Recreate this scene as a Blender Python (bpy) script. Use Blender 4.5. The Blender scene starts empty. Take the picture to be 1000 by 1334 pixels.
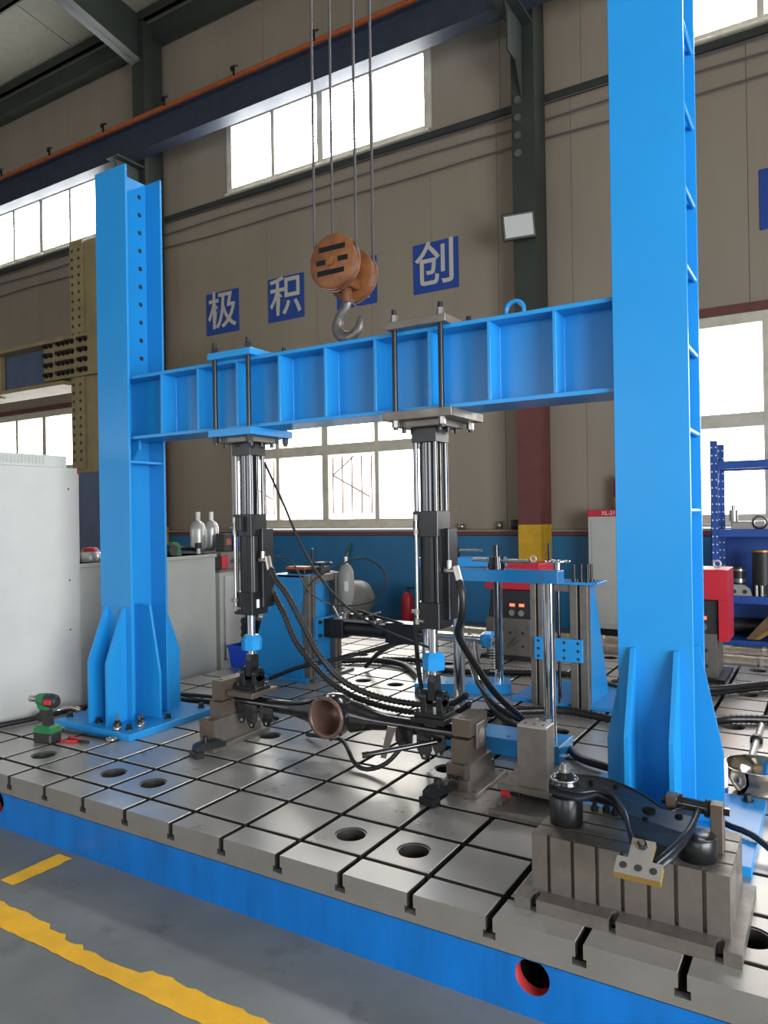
import bpy, math, random
from mathutils import Vector, Matrix
random.seed(7)
SC = bpy.context.scene
COL = SC.collection

# ------------------------------------------------------------------ camera
YAW, PITCH, ROLL, FPX = -0.5482, 0.0026, -0.016, 956.26
CAM = Vector((3.689, -2.3914, 1.3371))          # z = 0 is the top of the test bed, the shop floor is at -0.29
cp, sp = math.cos(PITCH), math.sin(PITCH)
F = Vector((math.sin(YAW) * cp, math.cos(YAW) * cp, sp))
R = Vector((math.cos(YAW), -math.sin(YAW), 0))
U = R.cross(F)
c_, s_ = math.cos(ROLL), math.sin(ROLL)
R, U = c_ * R + s_ * U, -s_ * R + c_ * U
cam = bpy.data.cameras.new('camera')
cam.sensor_fit = 'HORIZONTAL'; cam.sensor_width = 36; cam.lens = 36 * FPX / 1000
cam.clip_start = 0.05; cam.clip_end = 200
camo = bpy.data.objects.new('camera', cam); COL.objects.link(camo)
camo.matrix_world = Matrix(((R.x, U.x, -F.x, CAM.x), (R.y, U.y, -F.y, CAM.y), (R.z, U.z, -F.z, CAM.z), (0, 0, 0, 1)))
SC.camera = camo

# ------------------------------------------------------------------ world, light, exposure
WIN_UP, WIN_LOW, FRONT_FILL, ROOF_FILL = 24.0, 7.0, 4.2, 0.6      # radiance of the daylit panes; front and roof ones are added fill
world = bpy.data.worlds.new('overcast'); SC.world = world; world.use_nodes = True
world.node_tree.nodes['Background'].inputs[0].default_value = (0.86, 0.93, 1.0, 1)
world.node_tree.nodes['Background'].inputs[1].default_value = 1.0
dl = bpy.data.lights.new('door_daylight', 'AREA'); dl.shape = 'RECTANGLE'; dl.size = 6.4; dl.size_y = 4.0
dl.energy = 1200; dl.color = (0.93, 0.97, 1.0)
dlo = bpy.data.objects.new('door_daylight', dl); COL.objects.link(dlo)
dlo.location = (9.25, -3.4, 1.75); dlo.rotation_euler = (math.radians(90), 0, math.radians(90))   # stands in the open roller door to the right of the camera
SC.view_settings.view_transform = 'Standard'; SC.view_settings.look = 'None'
SC.view_settings.exposure = 0.0; SC.view_settings.gamma = 1.0; SC.view_settings.use_curve_mapping = False
SC.cycles.use_denoising = True
SC.cycles.max_bounces = 8; SC.cycles.diffuse_bounces = 5; SC.cycles.glossy_bounces = 4
SC.cycles.sample_clamp_indirect = 8

# ------------------------------------------------------------------ helpers: objects
WO = {}
def wo(o): return WO.get(o.name, Vector((0, 0, 0))) if o else Vector((0, 0, 0))
def tag(o, label=None, cat=None, group=None, kind=None):
    if label: o['label'] = label
    if cat: o['category'] = cat
    if group: o['group'] = group
    if kind: o['kind'] = kind
    return o
def thing(name, label, cat, loc=(0, 0, 0), rz=0.0, group=None, kind=None):
    o = bpy.data.objects.new(name, None); COL.objects.link(o)
    o.empty_display_size = 0.05
    o.location = loc; o.rotation_euler = (0, 0, rz); WO[o.name] = Vector(loc)
    return tag(o, label, cat, group, kind)
def link(name, me, parent=None, loc=(0, 0, 0), rot=(0, 0, 0), scale=None):
    o = bpy.data.objects.new(name, me); COL.objects.link(o)
    o.parent = parent; o.location = loc; o.rotation_euler = rot
    if scale: o.scale = scale
    WO[o.name] = wo(parent)
    return o
class MB:
    def __init__(s): s.v = []; s.f = []; s.sm = []
    def add(s, v, f, sm=False):
        b = len(s.v); s.v += [tuple(p) for p in v]
        for q in f: s.f.append(tuple(b + i for i in q)); s.sm.append(sm)
        return s
    def box(s, x0, x1, y0, y1, z0, z1, b=0.0):
        if b <= 0:
            v = [(x, y, z) for z in (z0, z1) for y in (y0, y1) for x in (x0, x1)]
            return s.add(v, [(0, 2, 3, 1), (4, 5, 7, 6), (0, 1, 5, 4), (2, 6, 7, 3), (0, 4, 6, 2), (1, 3, 7, 5)])
        b = min(b, (x1 - x0) / 3, (y1 - y0) / 3, (z1 - z0) / 3)
        def ring(z, i): return [(x0 + i, y0 + b, z), (x0 + b, y0 + i, z), (x1 - b, y0 + i, z), (x1 - i, y0 + b, z), (x1 - i, y1 - b, z), (x1 - b, y1 - i, z), (x0 + b, y1 - i, z), (x0 + i, y1 - b, z)]
        v = [(x0 + b, y0 + b, z0), (x1 - b, y0 + b, z0), (x1 - b, y1 - b, z0), (x0 + b, y1 - b, z0)] + ring(z0 + b, 0) + ring(z1 - b, 0) + [(x0 + b, y0 + b, z1), (x1 - b, y0 + b, z1), (x1 - b, y1 - b, z1), (x0 + b, y1 - b, z1)]
        f = [(3, 2, 1, 0), (20, 21, 22, 23)]
        for k in range(8): f.append((4 + k, 4 + (k + 1) % 8, 12 + (k + 1) % 8, 12 + k))
        cr = [(0, 0, 1), (1, 2, 3), (2, 4, 5), (3, 6, 7)]
        for q, a, c in cr:
            f.append((q, 4 + c, 4 + a)); f.append((20 + q, 12 + a, 12 + c))
        for (q, w, a, c) in ((0, 1, 1, 2), (1, 2, 3, 4), (2, 3, 5, 6), (3, 0, 7, 0)):
            f.append((q, w, 4 + c, 4 + a)); f.append((20 + w, 20 + q, 12 + a, 12 + c))
        return s.add(v, f)
    def bc(s, cx, cy, cz, sx, sy, sz, b=0.0): return s.box(cx - sx / 2, cx + sx / 2, cy - sy / 2, cy + sy / 2, cz - sz / 2, cz + sz / 2, b)
    def cyl(s, p0, p1, r, r2=None, n=16, caps=True, sm=True):
        p0, p1 = Vector(p0), Vector(p1); r2 = r if r2 is None else r2
        d = (p1 - p0).normalized(); a = d.orthogonal().normalized()
        if abs(d.z) > 0.999: a = Vector((1, 0, 0))
        elif abs(d.z) < 0.01: a = Vector((0, 0, 1))
        b = d.cross(a)
        cs = [(math.cos(2 * math.pi * k / n + math.pi / n), math.sin(2 * math.pi * k / n + math.pi / n)) for k in range(n)]
        v = [p0 + a * r * c + b * r * t for c, t in cs] + [p1 + a * r2 * c + b * r2 * t for c, t in cs]
        s.add(v, [(k, (k + 1) % n, n + (k + 1) % n, n + k) for k in range(n)], sm)
        if caps:
            if r > 0: s.add(v[:n], [tuple(range(n - 1, -1, -1))])
            if r2 > 0: s.add(v[n:], [tuple(range(n))])
        return s
    def lathe(s, prof, o=(0, 0, 0), ax=(0, 0, 1), n=24, sm=True, seam=None):
        o = Vector(o); d = Vector(ax).normalized(); a = d.orthogonal().normalized(); b = d.cross(a)
        v = []; m = len(prof)
        for r, h in prof:
            for k in range(n):
                t = 2 * math.pi * k / n; v.append(o + d * h + a * r * math.cos(t) + b * r * math.sin(t))
        f = [(i * n + k, i * n + (k + 1) % n, (i + 1) * n + (k + 1) % n, (i + 1) * n + k) for i in range(m - 1) for k in range(n)]
        return s.add(v, f, sm)
    def prism(s, poly, ax, a0, a1):
        n = len(poly)
        def P(p, a): return {'z': (p[0], p[1], a), 'x': (a, p[0], p[1]), 'y': (p[0], a, p[1])}[ax]
        v = [P(p, a0) for p in poly] + [P(p, a1) for p in poly]
        ar = sum(poly[i][0] * poly[(i + 1) % n][1] - poly[(i + 1) % n][0] * poly[i][1] for i in range(n))
        fl = (ar > 0) != (ax == 'y')
        f = [tuple(range(n)), tuple(range(2 * n - 1, n - 1, -1))]
        f += [((i + 1) % n, i, n + i, n + (i + 1) % n) for i in range(n)]
        if fl: f = [tuple(reversed(q)) for q in f]
        return s.add(v, f)
    def tube(s, pts, r, n=8, step=0.03, rib=0.0, caps=True):
        P = [Vector(p) for p in pts]
        if len(P) > 2:
            Q = [P[0] * 2 - P[1]] + P + [P[-1] * 2 - P[-2]]; out = []
            for i in range(1, len(Q) - 2):
                m = max(2, int((Q[i + 1] - Q[i]).length / step))
                for k in range(m):
                    t = k / m; a, b, c, d = Q[i - 1], Q[i], Q[i + 1], Q[i + 2]
                    out.append(0.5 * ((2 * b) + (c - a) * t + (2 * a - 5 * b + 4 * c - d) * t * t + (3 * b - a - 3 * c + d) * t ** 3))
            P = out + [P[-1]]
        N = None; v = []
        for i, p in enumerate(P):
            T = (P[min(i + 1, len(P) - 1)] - P[max(i - 1, 0)]).normalized()
            N = T.orthogonal().normalized() if N is None else (N - T * N.dot(T)).normalized()
            B = T.cross(N); rr = r + (rib if i % 2 else 0)
            v += [p + N * rr * math.cos(2 * math.pi * k / n) + B * rr * math.sin(2 * math.pi * k / n) for k in range(n)]
        m = len(P)
        s.add(v, [(i * n + k, i * n + (k + 1) % n, (i + 1) * n + (k + 1) % n, (i + 1) * n + k) for i in range(m - 1) for k in range(n)], True)
        if caps: s.add(v[:n], [tuple(range(n - 1, -1, -1))]); s.add(v[-n:], [tuple(range(n))])
        return s
    def ball(s, c, r, n=12, m=8, sz=1.0):
        return s.lathe([(r * math.sin(math.pi * i / m), -r * sz * math.cos(math.pi * i / m)) for i in range(m + 1)], c, n=n)
    def loft(s, secs, n=20):      # secs: (x, cy, cz, ry, rz) along x
        v = []
        for x, cy, cz, ry, rz in secs: v += [(x, cy + ry * math.cos(2 * math.pi * k / n), cz + rz * math.sin(2 * math.pi * k / n)) for k in range(n)]
        m = len(secs)
        s.add(v, [(i * n + k, (i + 1) * n + k, (i + 1) * n + (k + 1) % n, i * n + (k + 1) % n)[::-1] for i in range(m - 1) for k in range(n)], True)
        s.add(v[:n], [tuple(range(n - 1, -1, -1))[::-1]]); s.add(v[-n:], [tuple(range(n))[::-1]])
        return s
    def mesh(s, name, mt, off=Vector((0, 0, 0))):
        me = bpy.data.meshes.new(name)
        me.from_pydata([(p[0] - off[0], p[1] - off[1], p[2] - off[2]) for p in s.v], [], s.f)
        me.polygons.foreach_set('use_smooth', s.sm); me.materials.append(mt); me.update()
        return me
    def build(s, name, mt, parent=None, label=None, local=False, kind=None):
        me = s.mesh(name, mt, Vector((0, 0, 0)) if local else wo(parent))
        o = link(name, me, parent)
        return tag(o, label, kind=kind)
CACHE = {}
def shared(key, fn, mt):
    if key not in CACHE: CACHE[key] = fn(MB()).mesh(key, mt)
    return CACHE[key]
def put(name, key, fn, mt, parent, loc, rot=(0, 0, 0), local=False):
    return link(name, shared(key, fn, mt), parent, Vector(loc) - (Vector((0, 0, 0)) if local else wo(parent)), rot)

# ------------------------------------------------------------------ helpers: materials
def mat(name, col, rough=0.5, metal=0.0, var=0.0, scale=6.0, col2=None, bump=0.0, rvar=0.0, spec=0.5, emit=None, coat=0.0, detail=6.0, stretch=(1, 1, 1), rng=(0.35, 0.7)):
    m = bpy.data.materials.new(name); m.use_nodes = True
    nt = m.node_tree; p = nt.nodes['Principled BSDF']
    p.inputs['Base Color'].default_value = (*col, 1); p.inputs['Roughness'].default_value = rough
    p.inputs['Metallic'].default_value = metal; p.inputs['Specular IOR Level'].default_value = spec
    p.inputs['Coat Weight'].default_value = coat
    if var or col2 or bump or rvar:
        tc = nt.nodes.new('ShaderNodeTexCoord'); mp = nt.nodes.new('ShaderNodeMapping'); nz = nt.nodes.new('ShaderNodeTexNoise')
        geo = nt.nodes.new('ShaderNodeNewGeometry')
        mp.inputs['Scale'].default_value = stretch
        nz.inputs['Scale'].default_value = scale; nz.inputs['Detail'].default_value = detail; nz.inputs['Roughness'].default_value = 0.6
        nt.links.new(geo.outputs['Position'], mp.inputs[0]); nt.links.new(mp.outputs[0], nz.inputs['Vector'])
        mx = nt.nodes.new('ShaderNodeMix'); mx.data_type = 'RGBA'
        c2 = col2 or tuple(max(0, c * (1 - 2 * var)) for c in col)
        c1 = col if col2 else tuple(min(1, c * (1 + var)) for c in col)
        mx.inputs[6].default_value = (*c1, 1); mx.inputs[7].default_value = (*c2, 1)
        rp = nt.nodes.new('ShaderNodeMapRange'); rp.inputs[1].default_value, rp.inputs[2].default_value = rng
        nt.links.new(nz.outputs[0], rp.inputs[0]); nt.links.new(rp.outputs[0], mx.inputs[0])
        nt.links.new(mx.outputs[2], p.inputs['Base Color'])
        if rvar:
            rr = nt.nodes.new('ShaderNodeMapRange'); rr.inputs[1].default_value = 0.3; rr.inputs[2].default_value = 0.7
            rr.inputs[3].default_value = max(0.03, rough - rvar); rr.inputs[4].default_value = rough + rvar
            nt.links.new(nz.outputs[0], rr.inputs[0]); nt.links.new(rr.outputs[0], p.inputs['Roughness'])
        if bump:
            bp = nt.nodes.new('ShaderNodeBump'); bp.inputs['Strength'].default_value = bump; bp.inputs['Distance'].default_value = 0.004
            nt.links.new(nz.outputs[0], bp.inputs['Height']); nt.links.new(bp.outputs[0], p.inputs['Normal'])
    if emit:
        p.inputs['Emission Color'].default_value = (*emit[0], 1); p.inputs['Emission Strength'].default_value = emit[1]
    return m
M = {}
M['blue'] = mat('sky_blue_paint', (0.014, 0.25, 0.61), 0.3, var=0.02, scale=3)
M['blue_base'] = mat('bed_blue_paint', (0.0, 0.135, 0.47), 0.42, var=0.12, scale=2.5, stretch=(3, 3, 0.6))
M['blue_dark'] = mat('rack_blue_paint', (0.012, 0.075, 0.36), 0.42, var=0.1)
M['iron'] = mat('planed_cast_iron', (0.37, 0.352, 0.33), 0.31, 0.55, col2=(0.50, 0.48, 0.455), scale=3.5, rvar=0.05, detail=4, rng=(0.15, 0.9))
M['iron_shaded'] = mat('cast_iron_shade_toned', (0.25, 0.24, 0.225), 0.45, 0.45, var=0.05, scale=6)  # iron tone darkened: shade on the bed front is put into the colour
M['slot'] = mat('dark_slot', (0.035, 0.033, 0.03), 0.6, 0.2, var=0.2)  # near-black tone for slot walls, bores and hole discs
M['steel'] = mat('machined_steel', (0.195, 0.177, 0.158), 0.4, 0.6, var=0.1, scale=12, rvar=0.08)
M['steel_light'] = mat('ground_steel', (0.50, 0.49, 0.47), 0.34, 0.65, var=0.08, scale=14, rvar=0.06)
M['rusty'] = mat('rusty_steel', (0.15, 0.13, 0.112), 0.42, 0.6, col2=(0.13, 0.088, 0.062), scale=7)
M['black'] = mat('black_oxide', (0.014, 0.015, 0.017), 0.3, 0.15, var=0.15)
M['black_gloss'] = mat('black_gloss_coat', (0.010, 0.010, 0.012), 0.2, 0.0, coat=0.4)
M['navy_gloss'] = mat('dark_dip_coat', (0.008, 0.011, 0.018), 0.3, 0.0, spec=0.35)
M['chrome'] = mat('hard_chrome', (0.78, 0.78, 0.80), 0.09, 1.0)
M['dark_chrome'] = mat('dark_plated_tube', (0.10, 0.102, 0.11), 0.13, 0.95)
M['zinc'] = mat('zinc_fitting', (0.42, 0.40, 0.37), 0.28, 0.9)
M['rubber'] = mat('black_rubber', (0.009, 0.009, 0.010), 0.4)
M['rubber2'] = mat('hose_guard', (0.012, 0.012, 0.013), 0.36)
M['white_cab'] = mat('off_white_enamel', (0.52, 0.52, 0.495), 0.45, var=0.02)
M['grey_cab'] = mat('light_grey_enamel', (0.46, 0.465, 0.43), 0.45, var=0.03)
M['wall'] = mat('beige_wall_panel', (0.295, 0.25, 0.195), 0.6, var=0.05, scale=1.2, stretch=(1, 1, 0.25))
M['wall_gap'] = mat('wall_joint', (0.20, 0.17, 0.13), 0.8)
M['dado'] = mat('blue_dado_paint', (0.012, 0.15, 0.33), 0.45, var=0.06, scale=2)
M['maroon'] = mat('maroon_trim', (0.14, 0.04, 0.035), 0.5, var=0.1)
M['col_green'] = mat('grey_green_steel_paint', (0.036, 0.044, 0.039), 0.5, var=0.1, scale=2)
M['yellow'] = mat('safety_yellow', (0.62, 0.35, 0.01), 0.5, var=0.1)
M['frame'] = mat('aluminium_window_frame', (0.60, 0.56, 0.46), 0.5, 0.0, var=0.08)
M['crane_blue'] = mat('crane_beam_paint', (0.035, 0.045, 0.075), 0.5, var=0.1)
M['orange'] = mat('conductor_rail_orange', (0.40, 0.10, 0.03), 0.5, var=0.1)
M['roof'] = mat('roof_liner', (0.21, 0.20, 0.16), 0.6, var=0.05)
M['hook_orange'] = mat('worn_orange_paint', (0.33, 0.115, 0.03), 0.5, col2=(0.14, 0.055, 0.03), scale=9, rvar=0.08)
M['hook_steel'] = mat('forged_steel', (0.22, 0.205, 0.19), 0.4, 0.7, var=0.15, scale=20)
M['rope'] = mat('wire_rope', (0.16, 0.15, 0.16), 0.45, 0.6)
M['sign'] = mat('sign_blue_film', (0.02, 0.07, 0.33), 0.35, var=0.05)
M['sign_txt'] = mat('sign_white_film', (0.55, 0.52, 0.46), 0.5)
M['khaki'] = mat('khaki_steel_paint', (0.27, 0.21, 0.105), 0.5, var=0.1, scale=4)
M['slate'] = mat('slate_blue_paint', (0.075, 0.11, 0.18), 0.4, var=0.1, scale=3)
M['red'] = mat('machine_red', (0.50, 0.012, 0.03), 0.4, var=0.05)
M['hole_red'] = mat('primer_red', (0.42, 0.035, 0.04), 0.55, var=0.15, scale=20)
M['primer'] = mat('brown_primer', (0.145, 0.085, 0.07), 0.34, 0.25, var=0.12, scale=14)
M['green'] = mat('tool_green', (0.015, 0.16, 0.045), 0.4)
M['dark_plastic'] = mat('dark_plastic', (0.02, 0.02, 0.022), 0.45)
M['grip_red'] = mat('grip_red', (0.55, 0.015, 0.02), 0.4)
M['bin_blue'] = mat('bin_plastic', (0.01, 0.07, 0.60), 0.4)
M['grey_tank'] = mat('grey_tank_paint', (0.26, 0.26, 0.235), 0.45, var=0.05)
M['silver'] = mat('aluminium_paint', (0.55, 0.55, 0.53), 0.35, 0.5)
M['gold'] = mat('brass_edge', (0.45, 0.27, 0.06), 0.4, 0.5)
M['foil'] = mat('foil_lagging', (0.60, 0.55, 0.46), 0.32, 0.8, bump=0.6, scale=18, var=0.1)
M['wood'] = mat('brown_leather_board', (0.16, 0.085, 0.04), 0.5, var=0.2)
M['lens'] = mat('lamp_lens', (0.50, 0.52, 0.50), 0.3)
M['inox'] = mat('stainless_steel', (0.66, 0.62, 0.56), 0.12, 1.0)
M['led_red'] = mat('led_display', (0.3, 0.02, 0.01), 0.4, emit=((1.0, 0.12, 0.06), 3.0))
M['paper'] = mat('white_label', (0.75, 0.75, 0.72), 0.6)
M['can'] = mat('can_white', (0.72, 0.70, 0.72), 0.3)
M['stripe'] = mat('worn_yellow_line', (0.95, 0.50, 0.004), 0.5, var=0.07, scale=8)
M['bar_rust'] = mat('rusty_bar', (0.34, 0.20, 0.14), 0.7)
M['pit'] = mat('hole_dark', (0.004, 0.004, 0.004), 0.9, spec=0.05)
M['weld'] = mat('blue_weld', (0.02, 0.27, 0.80), 0.25)

def pane_mat(name, col, e):
    return mat(name, (0.8, 0.8, 0.8), 0.25, emit=(col, e))
M['pane_up'] = pane_mat('daylit_upper_glass', (0.94, 0.98, 1.0), WIN_UP)
M['pane_low'] = pane_mat('daylit_lower_glass', (1.0, 0.985, 0.93), WIN_LOW)
M['front_fill'] = pane_mat('front_fill_glow', (0.95, 0.98, 1.0), FRONT_FILL)
M['roof_fill'] = pane_mat('roof_fill_glow', (0.96, 0.98, 1.0), ROOF_FILL)

def floor_mat():
    m = bpy.data.materials.new('painted_concrete'); m.use_nodes = True; nt = m.node_tree; p = nt.nodes['Principled BSDF']
    geo = nt.nodes.new('ShaderNodeNewGeometry')
    def noise(sc, det, st=None):
        n = nt.nodes.new('ShaderNodeTexNoise'); n.inputs['Scale'].default_value = sc; n.inputs['Detail'].default_value = det
        n.inputs['Roughness'].default_value = 0.62
        nt.links.new(geo.outputs['Position'], n.inputs['Vector']); return n
    def ramp(n, a, b):
        r = nt.nodes.new('ShaderNodeMapRange'); r.inputs[1].default_value = a; r.inputs[2].default_value = b; nt.links.new(n.outputs[0], r.inputs[0]); return r
    def mix(a, b, fac):
        x = nt.nodes.new('ShaderNodeMix'); x.data_type = 'RGBA'
        for i, q in ((6, a), (7, b)):
            if isinstance(q, tuple): x.inputs[i].default_value = (*q, 1)
            else: nt.links.new(q.outputs[2], x.inputs[i])
        nt.links.new(fac.outputs[0], x.inputs[0]); return x
    base = mix((0.135, 0.145, 0.145), (0.185, 0.195, 0.195), ramp(noise(2.2, 6), 0.35, 0.65))
    stain = mix(base, (0.085, 0.08, 0.075), ramp(noise(3.3, 8), 0.60, 0.78))
    rust = mix(stain, (0.20, 0.11, 0.075), ramp(noise(4.1, 9), 0.66, 0.72))
    nt.links.new(rust.outputs[2], p.inputs['Base Color'])
    rr = nt.nodes.new('ShaderNodeMapRange'); rr.inputs[3].default_value = 0.32; rr.inputs[4].default_value = 0.6
    nt.links.new(noise(5, 5).outputs[0], rr.inputs[0]); nt.links.new(rr.outputs[0], p.inputs['Roughness'])
    return m
M['floor'] = floor_mat()

# small shared shapes
def hexbolt(r, h):
    return lambda m: m.cyl((0, 0, 0), (0, 0, h * 0.18), r * 1.35, n=16).cyl((0, 0, h * 0.18), (0, 0, h), r, n=6, sm=False)
def sockbolt(r, h): return lambda m: m.lathe([(r, 0), (r, h * 0.9), (r * 0.9, h), (r * 0.5, h), (r * 0.5, h * 0.5), (0, h * 0.5)], n=14, sm=False)
def disc(r): return lambda m: m.cyl((0, 0, 0), (0, 0, 0.0008), r, n=12)
def nutrod(r, rn, h, up): return lambda m: m.cyl((0, 0, 0), (0, 0, h), rn, n=6, sm=False).cyl((0, 0, h), (0, 0, h + up), r, n=10)
RX, RY = (math.pi / 2, 0, 0), (0, math.pi / 2, 0)

# =================================================================== THE HALL
ZF, YW, YF, XL, XR = -0.29, 7.6, -9.3, -20.0, 9.4
floor = MB().box(XL, XR, YF, YW + 0.3, ZF - 0.15, ZF).build('floor', M['floor']); tag(floor, 'grey painted concrete shop floor with worn patches', kind='structure')
def ragged(x0, x1, y0, y1, jag, step=0.03, along='x'):
    top, bot = [], []; n = max(2, int(abs((x1 - x0) if along == 'x' else (y1 - y0)) / step))
    for k in range(n + 1):
        t = k / n; j0, j1 = (random.random() * jag, random.random() * jag * 0.35)
        if along == 'x': top.append((x0 + (x1 - x0) * t, y1 - j0)); bot.append((x0 + (x1 - x0) * t, y0 + j1))
        else: top.append((x0 + j1, y0 + (y1 - y0) * t)); bot.append((x1 - j0, y0 + (y1 - y0) * t))
    return top, bot
def stripe(name, x0, x1, y0, y1, jag, along, bite=None):
    t, b = ragged(x0, x1, y0, y1, jag, along=along); m = MB(); n = len(t)
    if bite:
        for i in range(n):
            for (bx, bw, bd) in bite:
                d = abs(t[i][0] - bx)
                if d < bw: t[i] = (t[i][0], t[i][1] - bd * (1 - 0.3 * random.random()))
    v = [(p[0], p[1], ZF + 0.0015) for p in t] + [(p[0], p[1], ZF + 0.0015) for p in b]
    m.add(v, [(i, n + i, n + i + 1, i + 1) for i in range(n - 1)]); 
    if along != 'x': m.f = [q[::-1] for q in m.f]
    m.build(name, M['stripe'], floor)
stripe('painted_stripe', -14, 9, -0.70, -0.575, 0.016, 'x', [(1.22, 0.10, 0.042), (1.45, 0.13, 0.05), (1.06, 0.06, 0.02)])
stripe('painted_stripe', 0.455, 0.565, -0.475, -0.18, 0.012, 'y')

# ---- back wall: backing, dado, panels, windows
wall = MB().box(XL, XR, YW + 0.06, YW + 0.3, ZF, 1.05).build('wall_back', M['wall_gap']); tag(wall, 'beige panelled factory wall with blue dado and two rows of windows', kind='structure')
MB().box(XL, XR, YW - 0.06, YW + 0.06, ZF, 1.0, 0.01).build('dado', M['dado'], wall)
MB().box(XL, XR, YW - 0.09, YW + 0.06, 1.0, 1.055, 0.005).build('ledge_band', M['maroon'], wall)
MB().box(XL, XR, YW - 0.11, YW + 0.06, 1.055, 1.085, 0.004).build('ledge_top', M['wall'], wall)
GRP = [(-13.2, -9.14), (-5.57, -1.5), (2.02, 6.09)]      # window groups along the wall
GRPF = GRP + [(9.7, 13.8), (-20.0, -16.8)]
def panels(x0, x1, z0, z1):
    n = max(1, round((x1 - x0) / 1.09)); w = (x1 - x0) / n
    for k in range(n): MB().box(x0 + k * w + 0.002, x0 + (k + 1) * w - 0.002, YW, YW + 0.05, z0 + 0.002, z1 - 0.002, 0.003).build('panel', M['wall'], wall)
MB().box(XL, XR, YW + 0.05, YW + 0.06, 3.8, 7.1).build('backing', M['wall_gap'], wall)
MB().box(XL, XR, YW + 0.05, YW + 0.06, 8.45, 10.9).build('backing', M['wall_gap'], wall)
for a, b in zip([XL] + [g[1] for g in GRP], [g[0] for g in GRP] + [XR]):
    MB().box(a, b, YW + 0.05, YW + 0.06, 1.05, 3.8).build('backing', M['wall_gap'], wall)
    MB().box(a, b, YW + 0.05, YW + 0.06, 7.1, 8.45).build('backing', M['wall_gap'], wall)
    panels(a, b, 1.085, 3.84); panels(a, b, 7.14, 8.6)
panels(XL, XR, 3.84, 7.04); panels(XL, XR, 8.6, 10.8)
MB().box(XL, XR, YW - 0.07, YW + 0.02, 7.04, 7.14, 0.006).build('girt', M['col_green'], wall)
for a, b in GRP: MB().box(a - 0.1, b + 0.1, YW - 0.05, YW + 0.04, 3.74, 3.84, 0.004).build('lintel', M['maroon'], wall)
wn = 0
def window(a, b, z0, z1, pm, rows, fr=0.055, bars=False):
    global wn; wn += 1
    w = thing('window_%d' % wn, None, None, (a, YW, z0), kind='structure')
    n = 4; pw = (b - a) / n
    zs = [z0] + rows + [z1]
    for k in range(n):
        for q in range(len(zs) - 1):
            MB().box(a + k * pw + 0.02, a + (k + 1) * pw - 0.02, YW + 0.05, YW + 0.058, zs[q] + 0.02, zs[q + 1] - 0.02).build('pane', pm, w)
    for k in range(n + 1):
        t = fr * (0.75 if k % 2 else 1.15); x = a + k * pw
        MB().box(x - t, x + t, YW - 0.035, YW + 0.05, z0, z1, 0.006).build('mullion', M['frame'], w)
    for q, z in enumerate(zs):
        t = fr * (1.6 if 0 < q < len(zs) - 1 else 1.2)
        MB().box(a, b, YW - 0.03, YW + 0.045, z - t, z + t, 0.006).build('transom', M['frame'], w)
    MB().box(a - 0.05, b + 0.05, YW - 0.12, YW + 0.03, z0 - 0.085, z0 - 0.05, 0.004).build('sill', M['frame'], w)
    if bars:
        for k in (0, 2):
            x0 = a + k * pw + 0.12; B = MB()
            for j in range(5): B.cyl((x0 + j * 0.19, YW + 0.03, z0 + 0.15), (x0 + j * 0.19, YW + 0.03, rows[0] - 0.12), 0.014, n=6)
            B.cyl((x0 - 0.02, YW + 0.04, 2.0), (x0 + 0.72, YW + 0.04, 1.62), 0.014, n=6); B.cyl((x0, YW + 0.04, 2.0), (x0 + 0.42, YW + 0.04, rows[0] - 0.12), 0.014, n=6)
            B.build('security_bars', M['bar_rust'], w)
for i, (a, b) in enumerate(GRP):
    window(a, b, 1.2, 3.66, M['pane_low'], [2.42], bars=(i == 1))
    window(a, b, 7.22, 8.46, M['pane_up'], [])
for z, y in ((6.98, YW - 0.12), (6.77, YW - 0.12), (6.5, YW - 0.12)):
    tag(MB().tube([(x, y, z + 0.012 * math.sin(x * 1.7 + z * 9)) for x in [XL + 0.5 + 0.85 * k for k in range(40)]], 0.012, n=6, step=0.4).build('wall_cable', M['rope']), {6.98: 'uppermost of the three thin wires strung along beige wall', 6.77: 'middle of the three thin wires strung along beige wall', 6.5: 'lowest of the three thin wires strung along beige wall'}[z], 'wire', 'wires along the wall')

# ---- steel columns of the hall, crane runway, roof
def hall_column(cx, label):
    t = thing('steel_column', label, None, (cx, 7.3, ZF), kind='structure')
    for z0, z1, mt, nm in ((ZF, 1.16, M['yellow'], 'yellow_lower'), (1.16, 3.3, M['maroon'], 'maroon_middle'), (3.3, 10.7, M['col_green'], 'grey_upper')):
        MB().box(cx - 0.16, cx + 0.16, 7.08, 7.10, z0, z1).box(cx - 0.16, cx + 0.16, 7.50, 7.52, z0, z1).box(cx - 0.008, cx + 0.008, 7.10, 7.50, z0, z1).build(nm, mt, t)
        MB().box(cx + 0.14, cx + 0.155, 7.10, 7.50, z0, z1).build('side_plate', mt, t)
    # corbel that carries the runway beam
    b = MB().box(cx - 0.15, cx + 0.15, 6.45, 7.08, 7.90, 7.93).box(cx - 0.01, cx + 0.01, 6.55, 7.08, 7.3, 7.9)
    b.prism([(7.08, 6.9), (6.5, 7.9), (7.08, 7.9)], 'x', cx - 0.008, cx + 0.008); b.build('corbel', M['col_green'], t)
    for k in range(4): put('bolt', 'insul', lambda m: m.cyl((0, 0, 0), (0, -0.05, 0), 0.05, n=12), M['zinc'], t, (cx - 0.06, 7.08, 6.9 - 0.24 * k))
    return t
for cx, lb in ((-7.39, 'grey-green steel hall column near the far window group'), (0.2, 'steel hall column with maroon band and yellow foot beside cabinet'), (7.85, 'steel hall column beyond the blue storage rack')): hall_column(cx, lb)
t = thing('crane_runway_beam', 'dark crane runway beam with orange conductor rail along the wall', None, (0, 6.7, 7.93), kind='structure')
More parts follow.
